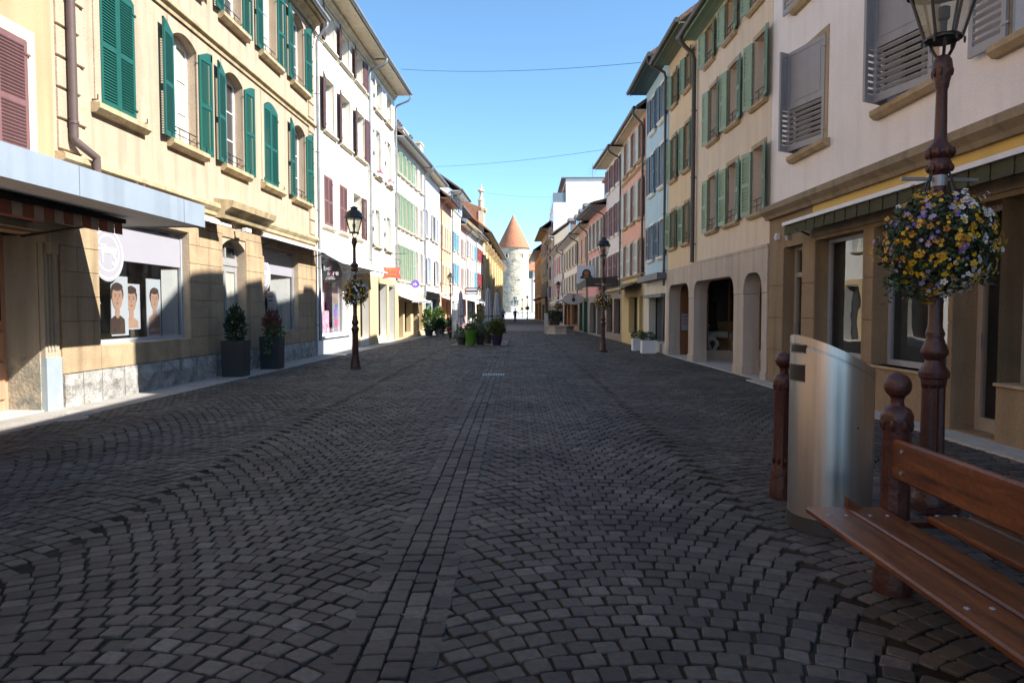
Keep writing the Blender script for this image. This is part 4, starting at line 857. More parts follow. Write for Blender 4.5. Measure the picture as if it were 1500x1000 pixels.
# frames of the shop level
def rframe(i, nz=1, nx=1, dep=.22, fr=M_GREYF, lod=0, z0=None, f=.06): x0, x1, a, z1, r = h.op[i]; return window(h, x0, x1, a if z0 is None else z0, z1, fr, G_SHOP, nz=nz, nx=nx, dep=dep, lod=lod, f=f)
def door_leaf(h, x0, x1, z0, z1, dep, m, glassm=G_SHOP, top=.5, nx=1):
    mb = MB(); f = .09; zt = z1-top
    mb.box(x0, x0+f, dep, dep+.07, z0, z1); mb.box(x1-f, x1, dep, dep+.07, z0, z1); mb.box(x0+f, x1-f, dep+.002, dep+.068, z1-.07, z1); mb.box(x0+f, x1-f, dep+.002, dep+.068, zt-.09, zt); mb.box(x0+f, x1-f, dep+.002, dep+.068, z0, z0+.16)
    o = mb.build('door', m, h.root)
    for a, b in ((z0+.16, zt-.09), (zt, z1-.07)): q = MB(); q.quad((x0+f, dep+.03, a), (x1-f, dep+.03, a), (x1-f, dep+.03, b), (x0+f, dep+.03, b)); q.build('pane', glassm, o)
    q = MB(); q.tube([(x0+f+.02, dep-.03, z0+1.0), (x0+f+.02, dep-.03, z0+1.18)], .012, 6); q.build('handle', M_ZINC, o)
    return o
M_BEIGEF = paint('beige_door_frame', (.36, .32, .27)); M_DIM = mat('dim_grey_room', (.15, .14, .125), .9, .3, 1)
x0, x1, a, z1, r = h.op[7]; door_leaf(h, x0, x1, a, z1, .2, M_BEIGEF)
rframe(8, nx=1); rframe(9, nx=1)
x0, x1, a, z1, r = h.op[10]; door_leaf(h, x0, x1, a, z1, .28, M_BEIGEF, top=.38)
rframe(11, nx=3, dep=.26, fr=M_BEIGEF); rframe(12, nx=3)
for i in (7, 8, 9, 10, 11): x0, x1, a, z1, r = h.op[i]; shop_room(h, x0-.05, x1+.05, max(.03, a-.1), z1+.1, 2.2, M_DIM)
# stone piers divided into blocks: joint lines on the shopfront
for a, b in ((5.62, 6.36), (4.24, 4.78), (2.31, 2.62), (.46, .56)):
    z = .02
    for zz in (.72, 1.36, 2.0, 2.735): mb = MB(); mb.box(S0(b)+.005, S0(a)-.005, -.022, .01, z+.004, zz-.004); mb.build('stone_block', M_TAN, h.root, bevel=.006); z = zz
for a, b in ((2.62, 4.24), (.56, 2.31), (-3.2, -.3)): mb = MB(); mb.box(S0(b)+.01, S0(a)-.01, -.02, .01, .02, .66); mb.build('parapet_panel', M_TAN, h.root, bevel=.006); mb = MB(); mb.box(S0(b)+.003, S0(a)-.003, -.05, .21, .665, .70); mb.build('shop_sill', M_TANL, h.root)
mb = MB(); mb.prismx([(.02, 3.36), (-.10, 3.36), (-.13, 3.42), (-.22, 3.5), (-.22, 3.6), (-.14, 3.64), (.02, 3.67)], 0, W0); mb.build('string_course', M_TAN2, h.root)
M_YPAN = mat('yellow_painted_panel', (.60, .42, .11), .7, .1, 3); mb = MB(); mb.box(S0(4.35), W0, -.03, .01, 2.98, 3.358); mb.build('yellow_fascia', M_YPAN, h.root)
mb = MB(); mb.box(S0(4.35), W0, -.05, .01, 2.8, 2.97); mb.build('awning_box_base', M_TAN2, h.root)
M_OLIVE = mat('olive_green_awning_fabric', (.055, .06, .032), .9, .2, 3, .2, 30)
aw = awning(h, S0(4.65), S0(-7.5), 3.11, .38, .04, M_OLIVE, .21, bar=M_WSH)
for s_, z_, w_, mm_ in ((5.9, 2.98, .09, M_WHITE), (5.35, 2.93, .08, M_ZINC)): q = MB(); q.box(S0(s_)-w_/2, S0(s_)+w_/2, -.08, 0, z_-.07, z_+.07); q.box(S0(s_)-w_/3, S0(s_)+w_/3, -.1, -.08, z_-.04, z_+.03); q.build('wall_box', mm_, h.root, bevel=.006)
# roof dormer; below it, an added unseen slab shapes the shade across the street
def dormer(h, x, w_, z0, z1, y0, d, m=M_CREAM, rm=M_SLATE, win=True):
    mb = MB(); mb.box(x-w_/2, x+w_/2, y0, y0+d, z0, z1); o = mb.build('dormer', m, h.root)
    mb = MB(); mb.prism([(x-w_/2-.12, z1), (x+w_/2+.12, z1), (x+w_/2*.8, z1+.28), (x-w_/2*.8, z1+.28)], y0-.18, y0+d+.1); mb.build('dormer_roof', rm, o)
    if win: mb = MB(); mb.box(x-w_/2+.12, x+w_/2-.12, y0-.015, y0+.02, z0+.5, z1-.12); mb.build('dormer_window', G_WIN, o)
mb = MB(); mb.prism([(S0(.4), 9.9), (S0(.4), 12.1), (S0(2.6), 13.35), (S0(3.3), 13.4), (S0(4.6), 13.4), (S0(4.75), 13.1), (S0(6.35), 13.25), (S0(6.35), 9.9)], 0, .9); mb.build('shade_slab', M_LILAC, h.root)  # added out of view, outline cut to cast the shade line on the left row
# --- beige arcade building
M_BEI = plaster('beige_plaster', (.72, .60, .47), .15); M_ARC = mat('smooth_arcade_stone', (.50, .42, .35), .85, .1, 2, .3, 50, streak=.3, fine=.08)
R1a, R1b = (5.08, 14.42), (4.9, 20.04); W1 = (Vector(R1b)-Vector(R1a)).length; S1 = lambda s: W1-s
def arcade_front(h, x0, x1, z1, arches, m, dep=.36, base=.0):
    """front sheet with round-cornered openings, each pier a mesh of its own"""
    xs = [x0]+[v for a in arches for v in a]+[x1]
    for i in range(0, len(xs), 2):
        a, b = xs[i], xs[i+1]
        if b-a < .02: continue
        mb = MB(); mb.box(a, b, -.03, dep, .0, 1.88); mb.build('pier', m, h.root, bevel=.01); mb = MB(); mb.box(a-.012, b+.012, -.05, dep+.01, 0, .22); mb.build('pier_base', m, h.root, bevel=.01)
    mb = MB(); Z = 2.34; r = .38
    for i in range(0, len(xs), 2): mb.box(xs[i], xs[i+1], -.034, dep, 1.888, Z+.002)
    mb.box(x0, x1, -.034, dep, Z, z1)
    for a, b in arches:
        N = 8; rr = min(r, (b-a)/2)
        for sgn, e in ((1, a), (-1, b)):
            for k in range(N):
                t0, t1 = math.pi/2*k/N, math.pi/2*(k+1)/N
                p0 = (e+sgn*rr*(1-math.cos(t0)), Z-rr*(1-math.sin(t0))); p1 = (e+sgn*rr*(1-math.cos(t1)), Z-rr*(1-math.sin(t1)))
                mb.prism([(e+sgn*0, Z) if 0 else (p0[0], Z), (p1[0], Z), p1, p0], -.034, dep)
    mb.build('arcade_front', m, h.root)
def arcade_house(name, label, a, b, H, wall, wins, arches_s, ov, soffit, shutm, pipes=(), zr=2.84, w=.36, **kw):
    W = (Vector(b)-Vector(a)).length; X = lambda s: W-s
    ops = [(X(s1), X(s0), z0, z1) for z0, z1, ww in wins for s0, s1 in ww]+[(0.0, W, 0.0, zr)]
    h = house(name, label, a, b, 'R', H, wall, roomz=2.95, sidez=2.83, ov=ov, openings=ops, soffit=soffit, gutter=M_COPPER, slope=.75, soffit_boards=True, **kw)
    arcade_front(h, 0, W, zr+.02, sorted([(X(s1), X(s0)) for s0, s1 in arches_s]), M_ARC)
    for x0, x1, z0, z1, r in h.op[:-1]:
        surround(h, x0, x1, z0, z1, M_TANL, .1, .015); sill(h, x0, x1, z0, M_TANL, .14, .1, .1); window(h, x0, x1, z0, z1, M_WHITEF, G_WIN, nz=3, nx=1 if x1-x0 < .6 else 2, lod=0 if z0 < 7 else 1, rail=True, dep=.24)
        pair(h, x0, x1, z0, z1, shutm, 'open', 'panel' if 0 else 'lou', off=.02, al=random.uniform(6, 14), ar=-random.uniform(10, 18), w=w, lod=1)
    # passage: ceiling, back wall with shop glass
    M = MB(); M.quad((0, .0, 2.6), (W, .0, 2.6), (W, 2.4, 2.6), (0, 2.4, 2.6)); M.build('passage_ceiling', M_ARC, h.root)
    mb = MB(); mb.box(0, W, -.06, 2.4, 0.0, .03); mb.build('passage_floor', M_CONC, h.root)
    for s in pipes: downpipe(h, s, 2.9, None, M_COPPER, ov=ov, r=.06)
    return h
R1 = h = arcade_house('arcade_house', 'beige house with sage green shutters standing over the wide stone arcade', R1a, R1b, 9.3, M_BEI, [(3.62, 5.05, [(.32, 1.0), (2.0, 2.72), (3.55, 4.25)]), (5.98, 7.42, [(.32, 1.0), (2.0, 2.72), (3.55, 4.25)]), (8.15, 9.12, [(2.3, 2.95), (4.0, 4.6), (.6, 1.2)])], [(.30, 1.42), (2.08, 5.52)], .42, M_SAGE, M_SAGE, pipes=(5.5,), D=9)
R2 = arcade_house('arcade_house', 'tan house with green shutters and a grey-green soffit over the single narrow arch', (4.9, 20.04), (4.81, 23.3), 9.75, plaster('tan_plaster', (.70, .54, .36), .15), [(3.55, 4.75, [(.55, 1.15), (2.2, 2.8)]), (5.75, 7.15, [(.55, 1.15), (2.2, 2.8)]), (8.15, 9.2, [(.5, 1.1), (2.2, 2.75)])], [(.45, 2.95)], .52, paint('grey_green_soffit', (.13, .17, .12)), paint('deep_green_shutter', (.12, .22, .15)), w=.34)
mb = MB(); mb.prism([(S1(.05), 9.35), (S1(.05), 13.2), (S1(1.6), 13.2), (S1(1.75), 12.9), (S1(3.2), 12.9), (S1(3.3), 13.1), (S1(4.1), 13.05), (S1(4.9), 12.6), (S1(4.9), 9.35)], .05, .9); mb.build('shade_slab', M_BEI, R1.root)  # another added slab above the eave, unseen, carries the shade line farther along
band(R1, 2.84, 2.9, .045, M_ARC, x0=0, prof=False)
# shop behind the arcade
M_BRWOOD = mat('brown_wood_panel', (.20, .085, .035), .55, .3, 2, .2, 30, stretch=(5, 5, .5))
for hh_, W in ((R1, W1), (R2, R2.W)):
    mb = MB(); mb.box(0, W, 2.0, 2.08, .03, .35); mb.build('shop_plinth', M_ARC, hh_.root)
    for i in range(int(W/1.6)+1):
        x = i*1.6
        if x > W: break
        mb = MB(); mb.box(x, min(W, x+.07), 1.98, 2.06, .35, 2.6); mb.build('shop_mullion', M_BRWOOD, hh_.root)
        if x+.08 < min(W, x+1.6): mb = MB(); mb.quad((x+.07, 2.02, .35), (min(W, x+1.6), 2.02, .35), (min(W, x+1.6), 2.02, 2.58), (x+.07, 2.02, 2.58)); mb.build('shop_pane', G_SHOP, hh_.root)
    shop_room(hh_, .02, W-.02, .3, 2.62, 4.4, M_ROOM, 2.1)
# display window that closes the passage and faces down the street
q = MB(); q.box(-.85, -.75, .62, 2.0, .03, .30); q.build('display_plinth', M_ARC, R1.root)
q = MB(); q.box(-2.4, -.85, .62, 2.0, .03, .28); q.build('display_floor', M_ARC, R1.root)
for a, b in ((.62, .67), (1.28, 1.32), (1.95, 2.0)): q = MB(); q.box(-.82, -.77, a, b, .30, 2.55); q.build('shop_mullion', M_BRWOOD, R1.root)
for a, b in ((.67, 1.28), (1.32, 1.95)): q = MB(); q.quad((-.8, a, .30), (-.8, b, .30), (-.8, b, 2.55), (-.8, a, 2.55)); q.build('shop_pane', G_SHOP, R1.root)
q = MB(); q.quad((-2.4, .62, .2), (-2.4, 2.0, .2), (-2.4, 2.0, 2.6), (-2.4, .62, 2.6)); q.quad((-2.4, .63, .2), (-.85, .63, .2), (-.85, .63, 2.6), (-2.4, .63, 2.6)); q.build('display_room', M_ROOM, R1.root)
M_LWOOD = mat('light_wood_board', (.42, .25, .10), .6, .2, 3, stretch=(1, 1, 6))
q = MB(); q.box(-2.3, -2.25, 1.15, 2.0, .3, 1.15); q.build('light_wood_board', M_LWOOD, R1.root); q = MB(); q.box(-2.32, -2.27, .65, 1.1, .3, 2.3); q.build('brown_panel', M_BRWOOD, R1.root)
q = MB(); q.box(.25, .31, .36, 2.0, .03, 2.58); q.build('brown_panel', M_BRWOOD, R2.root)
t = thing('wall_notice', 'narrow white notice fixed to the brown panel under the narrow arch', 'notice', R2.root.matrix_basis @ Vector((.315, .42, 0)), 0)
q = MB(); q.box(-.02, .20, -.02, -.008, .85, 1.4); q.build('sheet', M_VINYL, t); [text('notice_text', s_, .07, M_SIGNBK, t, (.09, -.024, 1.3-.12*i)) for i, s_ in enumerate(('INFO', 'MODE', 'PRIX'))]
# grey animal figure with a curled tail, pale animal figure beside it
M_GREYAN = mat('grey_felt_figure', (.62, .62, .60), .9, .15, 20, .4, 60); M_PALEAN = mat('pale_felt_figure', (.75, .68, .58), .9, .2, 12, .4, 60)
def animal(name, label, x, y, z, L, hgt, m, curl=True, flip=1, parent_h=None):
    t = thing(name, label, 'figure'); t.matrix_world = parent_h.root.matrix_basis @ Matrix.Translation((x, y, z)) @ Matrix.Rotation(R(90), 4, 'Z')
    f = flip; v = [(0, 0, hgt*.72), (-.28*L*f, 0, hgt*.74), (.30*L*f, 0, hgt*.70), (.45*L*f, 0, hgt*.88), (.58*L*f, 0, hgt*.98), (.70*L*f, 0, hgt*.92)]
    e = [(0, 1), (0, 2), (2, 3), (3, 4), (4, 5)]; r = [.14*hgt*1.2, .15*hgt*1.2, .13*hgt*1.2, .09*hgt, .11*hgt, .05*hgt]
    for bx, i0 in ((-.30*L*f, 1), (.28*L*f, 2)):
        for sy in (-.09, .09):
            n0 = len(v); v += [(bx-.03*f, sy, hgt*.58), (bx-.07*f if i0 == 1 else bx, sy*1.1, hgt*.36), (bx+.0*f, sy*1.1, hgt*.14), (bx+.01*f, sy*1.1, .03), (bx+.08*f, sy*1.1, .02)]
            e += [(i0, n0), (n0, n0+1), (n0+1, n0+2), (n0+2, n0+3), (n0+3, n0+4)]; r += [.09*hgt, .06*hgt, .045*hgt, .045*hgt, .035*hgt]
    if curl:
        n0 = len(v); c = [(-.36*L*f, 0, hgt*.82)]+[(-(.42+.11*math.cos(a))*L*f, 0, hgt*(1.05+.22*math.sin(a))) for a in (-.9, 0, 1.0, 2.0, 2.9)]
        v += c; e += [(1, n0)]+[(n0+i, n0+i+1) for i in range(len(c)-1)]; r += [.045*hgt]*len(c)
    o = skin('body', v, e, r, m, t)
    for sy in (-1, 1): q = MB(); q.lathe([(.035, 0), (.03, .06), (.004, .12)], 8, (.555*L*f, sy*.05*hgt*1.2, hgt*1.05)); q.build('ear', m, o, True); q = MB(); q.ball((.625*L*f, sy*.055*hgt, hgt*1.0), .012); q.build('eye', M_BLACK, o)
    return t
animal('animal_figure', 'long grey standing animal figure with a curled tail in the arcade shop window', -1.15, 1.20, .29, 1.25, .66, M_GREYAN, True, 1, R1)
animal('animal_figure', 'smaller pale animal figure left of the grey one in the arcade shop window', -.95, .80, .29, .45, .5, M_PALEAN, False, -1, R1)
t = thing('dressed_mannequin', 'dark dressed mannequin standing behind the animal figures in the arcade', 'mannequin'); t.matrix_world = R1.root.matrix_basis @ Matrix.Translation((-1.9, 1.05, .29))
q = MB(); q.lathe([(.3, .0), (.26, .6), (.17, 1.05), (.2, 1.35), (.19, 1.48), (.06, 1.54), (.055, 1.6), (.1, 1.66), (.11, 1.76), (.06, 1.86)], 16); q.build('dress', mat('black_cloth', (.015, .015, .018), .9), t, True); q = MB(); q.lathe([(.2, 0), (.2, .02)], 16); q.build('stand', M_ZINC, t)
# --- blue house
M_BLUE = plaster('sky_blue_plaster', (.44, .60, .70), .12, .06); M_NAVY = paint('petrol_blue_shutter', (.045, .10, .16)); M_PETS = paint('petrol_soffit', (.035, .075, .085))
R3 = simple('blue_house', 'sky blue house with petrol blue shutters and a dark wide soffit', (4.81, 23.3), (4.73, 27.29), 'R', 10.0, M_BLUE, [(8.15, 9.45, [(.6, 1.3), (2.2, 2.9)]), (5.85, 7.35, [(.6, 1.3), (2.3, 3.0)]), (3.4, 4.7, [(.6, 1.3), (2.3, 3.0)])], M_NAVY, shops=[(.35, 3.1, .35, 2.05)], w=.36, ov=.62, soffit=M_PETS, gutter=M_COPPER, pipes=(.15,), trim=M_WHITE, ground=plaster('white_shopfront_c', (.62, .58, .52), .2), gz=2.55, lod=1, boards=True)
mb = MB(); mb.box(.3, 3.95, -.36, .0, 2.58, 2.80); mb.build('grey_canopy', M_SLATE, R3.root); mb = MB(); mb.box(.6, 3.7, -.16, .0, 1.98, 2.10); mb.build('roller_box', M_SLATE, R3.root)
# --- salmon house with yellow shop
M_SALM = plaster('salmon_pink_plaster', (.72, .40, .31), .15); M_OFFSH = paint('off_white_shutter', (.46, .48, .47)); M_YFRONT = plaster('mustard_shopfront', (.58, .45, .24), .2)
R4 = simple('salmon_house', 'salmon pink house with off-white shutters above a mustard yellow shop', (4.73, 27.29), (4.6, 32.77), 'R', 9.4, M_SALM, [(7.65, 9.15, cells(3, .1, 5.4, .75)), (5.3, 6.9, cells(3, .1, 5.4, .75)), (3.02, 4.45, cells(3, .1, 5.4, .75))], M_OFFSH, shops=[(1.5, 3.6, .5, 2.1), (.35, 1.1, .05, 2.1)], w=.4, ov=.4, soffit=M_CREAM, gutter=M_COPPER, pipes=(.15,), ground=M_YFRONT, gz=2.9, trim=M_TANL, bands=((7.28, 7.4, .1), (2.9, 3.02, .14)), lod=1)
awning(R4, R4.X(4.9), R4.X(.5), 2.75, .85, .35, mat('olive_brown_awning', (.16, .13, .08), .9), .16, bar=M_YFRONT)
# --- pale lilac house with maroon shutters
M_PLIL = plaster('pale_lilac_plaster', (.70, .62, .61), .12); M_MAR2 = paint('dark_red_shutters', (.11, .02, .035)); 
R5 = simple('lilac_house', 'pale lilac house with dark red shutters and white scalloped window heads', (4.6, 32.77), (4.4, 37.71), 'R', 9.25, M_PLIL, [(7.75, 9.0, cells(3, .2, 4.8, .6)), (5.3, 6.85, cells(3, .2, 4.8, .6)), (3.1, 4.4, cells(3, .2, 4.8, .6))], [M_MAR2, M_MAR2, M_MAR2], shops=[(.4, 2.2, .35, 2.1), (2.7, 4.6, .35, 2.1)], w=.36, ov=.6, soffit=M_CREAM, gutter=M_COPPER, pipes=(.1,), trim=M_WHITE, ground=mat('brown_tile_shopfront', (.20, .15, .13), .5, .3, 8), gz=2.5, lod=1)
# --- pink house, attic storey with dark windows under a red mansard
M_PINKH = plaster('rose_pink_plaster', (.70, .34, .33), .15); M_REDR = mat('faded_red_mansard', (.42, .13, .11), .8, .15, 2)
R6 = simple('pink_house', 'rose pink house with grey shutters and a dark windowed attic storey under a red mansard', (4.4, 37.71), (4.04, 44.02), 'R', 7.3, M_PINKH, [(5.2, 6.8, cells(4, .3, 6.1, .65)), (3.3, 4.7, cells(4, .3, 6.1, .65))], paint('warm_grey_shutter', (.34, .32, .32)), shops=[(.5, 2.8, .1, 2.0), (3.3, 5.8, .1, 2.0)], w=.33, ov=.75, soffit=M_DGREY, gutter=M_SLATE, pipes=(.2,), ground=mat('pinkish_shopfront_grey', (.22, .20, .20), .7), gz=2.4, lod=2, slope=.25)
attic(R6, 0, 2.8, 7.4, 9.0, .35, 5, M_DGREY, 3, roofm=M_REDR, ovh=.1)
mb = MB(); mb.prismx([(.35, 9.05), (2.2, 10.9), (5, 10.9), (5, 9.05)], R6.X(2.8), R6.X(0)); mb.build('mansard', M_REDR, R6.root)
R7 = simple('pink_house', 'short pinkish-grey house whose corner carries the square white pub sign', (4.04, 44.02), (3.82, 49.16), 'R', 7.05, plaster('dusty_pink_plaster', (.56, .36, .31), .15), [(4.9, 6.4, cells(2, .5, 4.6, .7)), (3.0, 4.2, cells(2, .5, 4.6, .7))], None, shops=[(.5, 2.4, .05, 2.1), (3, 4.8, .1, 2.1)], ov=.5, soffit=M_CREAM, gutter=M_COPPER, pipes=(.1,), ground=mat('dark_green_shopfront', (.02, .07, .05), .5), gz=2.35, lod=2)
R8 = simple('cream_house', 'cream house with beige shutters, a wide white soffit and three grey dormers', (3.82, 49.16), (3.41, 60.99), 'R', 6.95, M_WP, [(4.9, 6.5, cells(5, .3, 11.6, .95)), (3.0, 4.3, cells(5, .3, 11.6, .95))], paint('beige_shutter', (.36, .32, .26)), shops=[(.6, 5.2, .4, 2.0), (6, 8.2, .1, 2.0), (9, 11.2, .3, 2.0)], w=.55, ov=.62, soffit=M_GREYS, gutter=M_COPPER, pipes=(.1, 11.7), ground=M_BRWOOD, gz=2.3, lod=2, slope=.8)
for s_ in (1.2, 4.0, 7.0): dormer(R8, R8.X(s_), 1.2, 7.2, 9.0, .6, 2.5, M_GREYS, M_SLATE)
R9 = simple('pale_house', 'narrow pale house with a pink strip and small dormer before the white modern block', (3.41, 60.99), (3.03, 72.43), 'R', 7.3, plaster('greyish_cream_plaster', (.56, .52, .50), .2), [(5.1, 6.7, cells(4, .5, 11, .9)), (3.0, 4.3, cells(4, .5, 11, .9))], [M_GREYS, M_PINKH], shops=[(.6, 5, .3, 2.0), (6, 10.5, .1, 2.0)], w=.45, ov=.6, soffit=M_CREAM, gutter=M_COPPER, pipes=(.1,), lod=2, slope=.75)
dormer(R9, R9.X(2.0), 1.6, 7.6, 9.6, .7, 2.5, mat('brownish_dormer', (.28, .2, .17), .8), M_SLATE); chimney(R9, R9.X(6), 2.5, 8, 10.8, 1.2, .8, M_CREAM, 2)
# --- modern white block stepping up behind
h = thing('modern_block', 'bright white modern block with a stepped flat roof and balconies rising above the old roofs', 'building', (3.0, 74.6, 0), 0)
M_MOD = plaster('modern_white_render', (.84, .83, .80), .04, .03)
mb = MB(); mb.box(0, 9.5, 0, 19, 7.0, 13.2); mb.build('wall', M_MOD, h); mb = MB(); mb.box(1.35, 9.5, .0, 12, 13.2, 15.75); mb.build('penthouse_wall', M_MOD, h)
mb = MB(); mb.box(.85, 9.8, -.12, 12.5, 15.755, 15.88); mb.build('flat_roof', M_SLATE, h); mb = MB(); mb.box(-.06, 1.33, .1, .16, 13.2, 14.25); mb.box(-.06, 0, .16, 11, 13.2, 14.25); mb.build('balcony_rail', glass('smoked_glass', dark=(.18, .2, .22)), h)
for i in range(3): mb = MB(); mb.box(-.03, .0, 1.0+i*4, 3.6+i*4, 10.2, 12.4); mb.build('window', G_WIN, h); mb = MB(); mb.box(1.32, 1.35, 1.0+i*3.6, 3.6+i*3.6, 13.4, 15.4); mb.build('window', G_WIN, h)
mb = MB(); mb.box(3.3, 5.6, -.03, 0, 8.6, 10.4); mb.box(2.7, 3.0, -.04, 0, 8.6, 10.4); mb.build('stair_window', mat('milky_panel', (.60, .60, .58), .4), h); mb = MB(); mb.tube([(4.6, 4, 15.9), (4.6, 4, 18.2)], .04, 6); [mb.tube([(4.6-.5, 4, 17+.3*i), (4.6+.5, 4, 17+.3*i)], .02, 4) for i in range(3)]; mb.build('aerial', M_ZINC, h)
R10 = simple('cream_house', 'cream four-storey house with violet blinds far along the right side', (3.03, 72.43), (2.72, 82.66), 'R', 9.4, plaster('sand_cream_plaster', (.52, .46, .36), .2), [(7.2, 8.7, cells(4, .4, 9.8, 1.0)), (5.0, 6.5, cells(4, .4, 9.8, 1.0)), (2.9, 4.3, cells(4, .4, 9.8, 1.0))], [M_GREYS, None, paint('violet_shutter', (.16, .10, .25)), M_GREYS], shops=[(.6, 4.4, .1, 2.0), (5.4, 9, .1, 2.0)], w=.45, ov=.5, gutter=M_ZINC, pipes=(.1,), lod=2)
R11 = simple('grey_house', 'tall grey-beige house with slate shutters and a projecting eave, far right', (2.72, 82.66), (2.25, 98.2), 'R', 11.4, plaster('taupe_plaster', (.40, .34, .27), .3), [(8.8, 10.6, cells(5, .5, 15, 1.1)), (6.2, 8.0, cells(5, .5, 15, 1.1)), (3.4, 5.2, cells(5, .5, 15, 1.1))], M_DGREY, shops=[(1, 6, .1, 2.3), (8, 14, .1, 2.3)], w=.6, ov=.9, soffit=M_YTRIM, gutter=M_COPPER, lod=2, pipes=(.2,))
R12 = simple('stone_house', 'last house on the right, orange-brown sandstone with heavy dark eaves', (2.25, 98.2), (1.6, 121.8), 'R', 10.2, stone('orange_brown_stone', (.42, .22, .10), .2, .4), [(7.2, 9.2, cells(6, .5, 23, 1.2)), (4.2, 6.2, cells(6, .5, 23, 1.2))], None, shops=[(1, 8, .1, 2.8), (10, 20, .1, 2.8)], ov=1.0, soffit=M_COPPER, gutter=M_COPPER, lod=2, trim=M_YTRIM, bands=((6.5, 6.8, .3), (3.2, 3.5, .4)))
# --- castle tower at the end
M_RUB = bpy.data.materials.new('rubble_tower_stone'); M_RUB.use_nodes = True
n = M_RUB.node_tree.nodes; l = M_RUB.node_tree.links; b = n['Principled BSDF']; b.inputs['Roughness'].default_value = .95
tc = n.new('ShaderNodeTexCoord'); vo = n.new('ShaderNodeTexVoronoi'); vo.inputs['Scale'].default_value = 1.0; mp = n.new('ShaderNodeMapping'); mp.inputs['Scale'].default_value = (1.5, 1.5, 2.4); l.new(tc.outputs['Object'], mp.inputs[0]); l.new(mp.outputs[0], vo.inputs[0])
cr = n.new('ShaderNodeValToRGB'); cr.color_ramp.elements[0].color = (.30, .27, .21, 1); cr.color_ramp.elements[1].color = (.56, .51, .41, 1); l.new(vo.outputs['Color'], cr.inputs[0])
nz = n.new('ShaderNodeTexNoise'); nz.inputs['Scale'].default_value = .8; nz.inputs['Detail'].default_value = 6; l.new(tc.outputs['Object'], nz.inputs[0]); mr = n.new('ShaderNodeMapRange'); mr.inputs[1].default_value = .3; mr.inputs[2].default_value = .7; mr.inputs[3].default_value = .7; mr.inputs[4].default_value = 1.15; l.new(nz.outputs[0], mr.inputs[0])
mm = n.new('ShaderNodeMix'); mm.data_type = 'RGBA'; mm.blend_type = 'MULTIPLY'; mm.inputs[0].default_value = 1; l.new(cr.outputs[0], mm.inputs[6]); l.new(mr.outputs[0], mm.inputs[7]); l.new(mm.outputs[2], b.inputs['Base Color'])
bp = n.new('ShaderNodeBump'); bp.inputs['Strength'].default_value = .6; bp.inputs['Distance'].default_value = .1; l.new(vo.outputs['Distance'], bp.inputs['Height']); l.new(bp.outputs[0], b.inputs['Normal'])
T = thing('castle_tower', 'round stone castle tower with an orange tiled conical roof closing the street', 'tower', (-3.06, 170, 0))
mb = MB(); mb.lathe([(4.05, 0), (3.95, 1.5), (3.82, 3), (3.78, 17.0)], 40); mb.build('wall', M_RUB, T, True)
mb = MB(); mb.lathe([(3.9, 16.8), (4.15, 16.85), (4.15, 16.95), (.28, 24.7)], 40); mb.build('roof', M_TILE_OR, T, True); mb = MB(); mb.lathe([(.3, 24.55), (.2, 25.0), (.06, 25.2), (.03, 26.6)], 10); mb.build('finial', M_CANOPY, T)
def tw(px, z, w_, hh_): 
    x = px; y = -math.sqrt(3.82**2-x*x); mb = MB(); a = math.atan2(x, -y); mb.box(-w_/2-.12, w_/2+.12, -.06, .2, -hh_/2-.12, hh_/2+.12); o = mb.build('window', M_CREAM, T, loc=(x, y, z)); o.rotation_euler.z = a; q = MB(); q.box(-w_/2, w_/2, -.07, -.04, -hh_/2, hh_/2); q.build('pane', M_DARK, o)
tw(-1.5, 14.8, .45, .9); tw(2.2, 14.9, .35, 1.0); tw(.45, 13.9, .35, .35); tw(1.25, 9.0, .8, .28); tw(.1, 6.6, .3, .2)
t = thing('plastered_house', 'white gabled house with an orange roof half hidden right of the castle tower', 'house', (.5, 176, 0)); mb = MB(); mb.box(-1.5, 10, 0, 10, 0, 11.7); mb.build('wall', M_MOD, t); mb = MB(); mb.prismx([(-.6, 11.7), (-.6, 11.9), (5, 16.5), (10.5, 11.9), (10.5, 11.7)], -1.8, 10.3); mb.build('roof', M_TILE_OR, t); mb = MB(); mb.box(-.6, 1.2, -.05, 0, 9.8, 11.6); mb.build('eaves_window', G_WIN, t); mb = MB(); mb.tube([(1.3, -.1, 0), (1.3, -.1, 11.6)], .09, 6); mb.build('downpipe', M_ZINC, t); mb = MB(); mb.box(.4, 1.0, 1.5, 2.2, 14, 15.6); mb.build('chimney', M_CHIM2, t)  # includes a dark glass panel just under the eaves
t = thing('garden_wall', 'low pale wall at the foot of the castle tower', 'wall', (0, 161, 0)); mb = MB(); mb.box(-9, 3.4, 0, .4, 0, 1.1); mb.build('wall', M_MOD, t); mb = MB(); mb.box(-9.05, 3.45, -.06, .46, 1.1, 1.2); mb.build('coping', M_CONC, t)
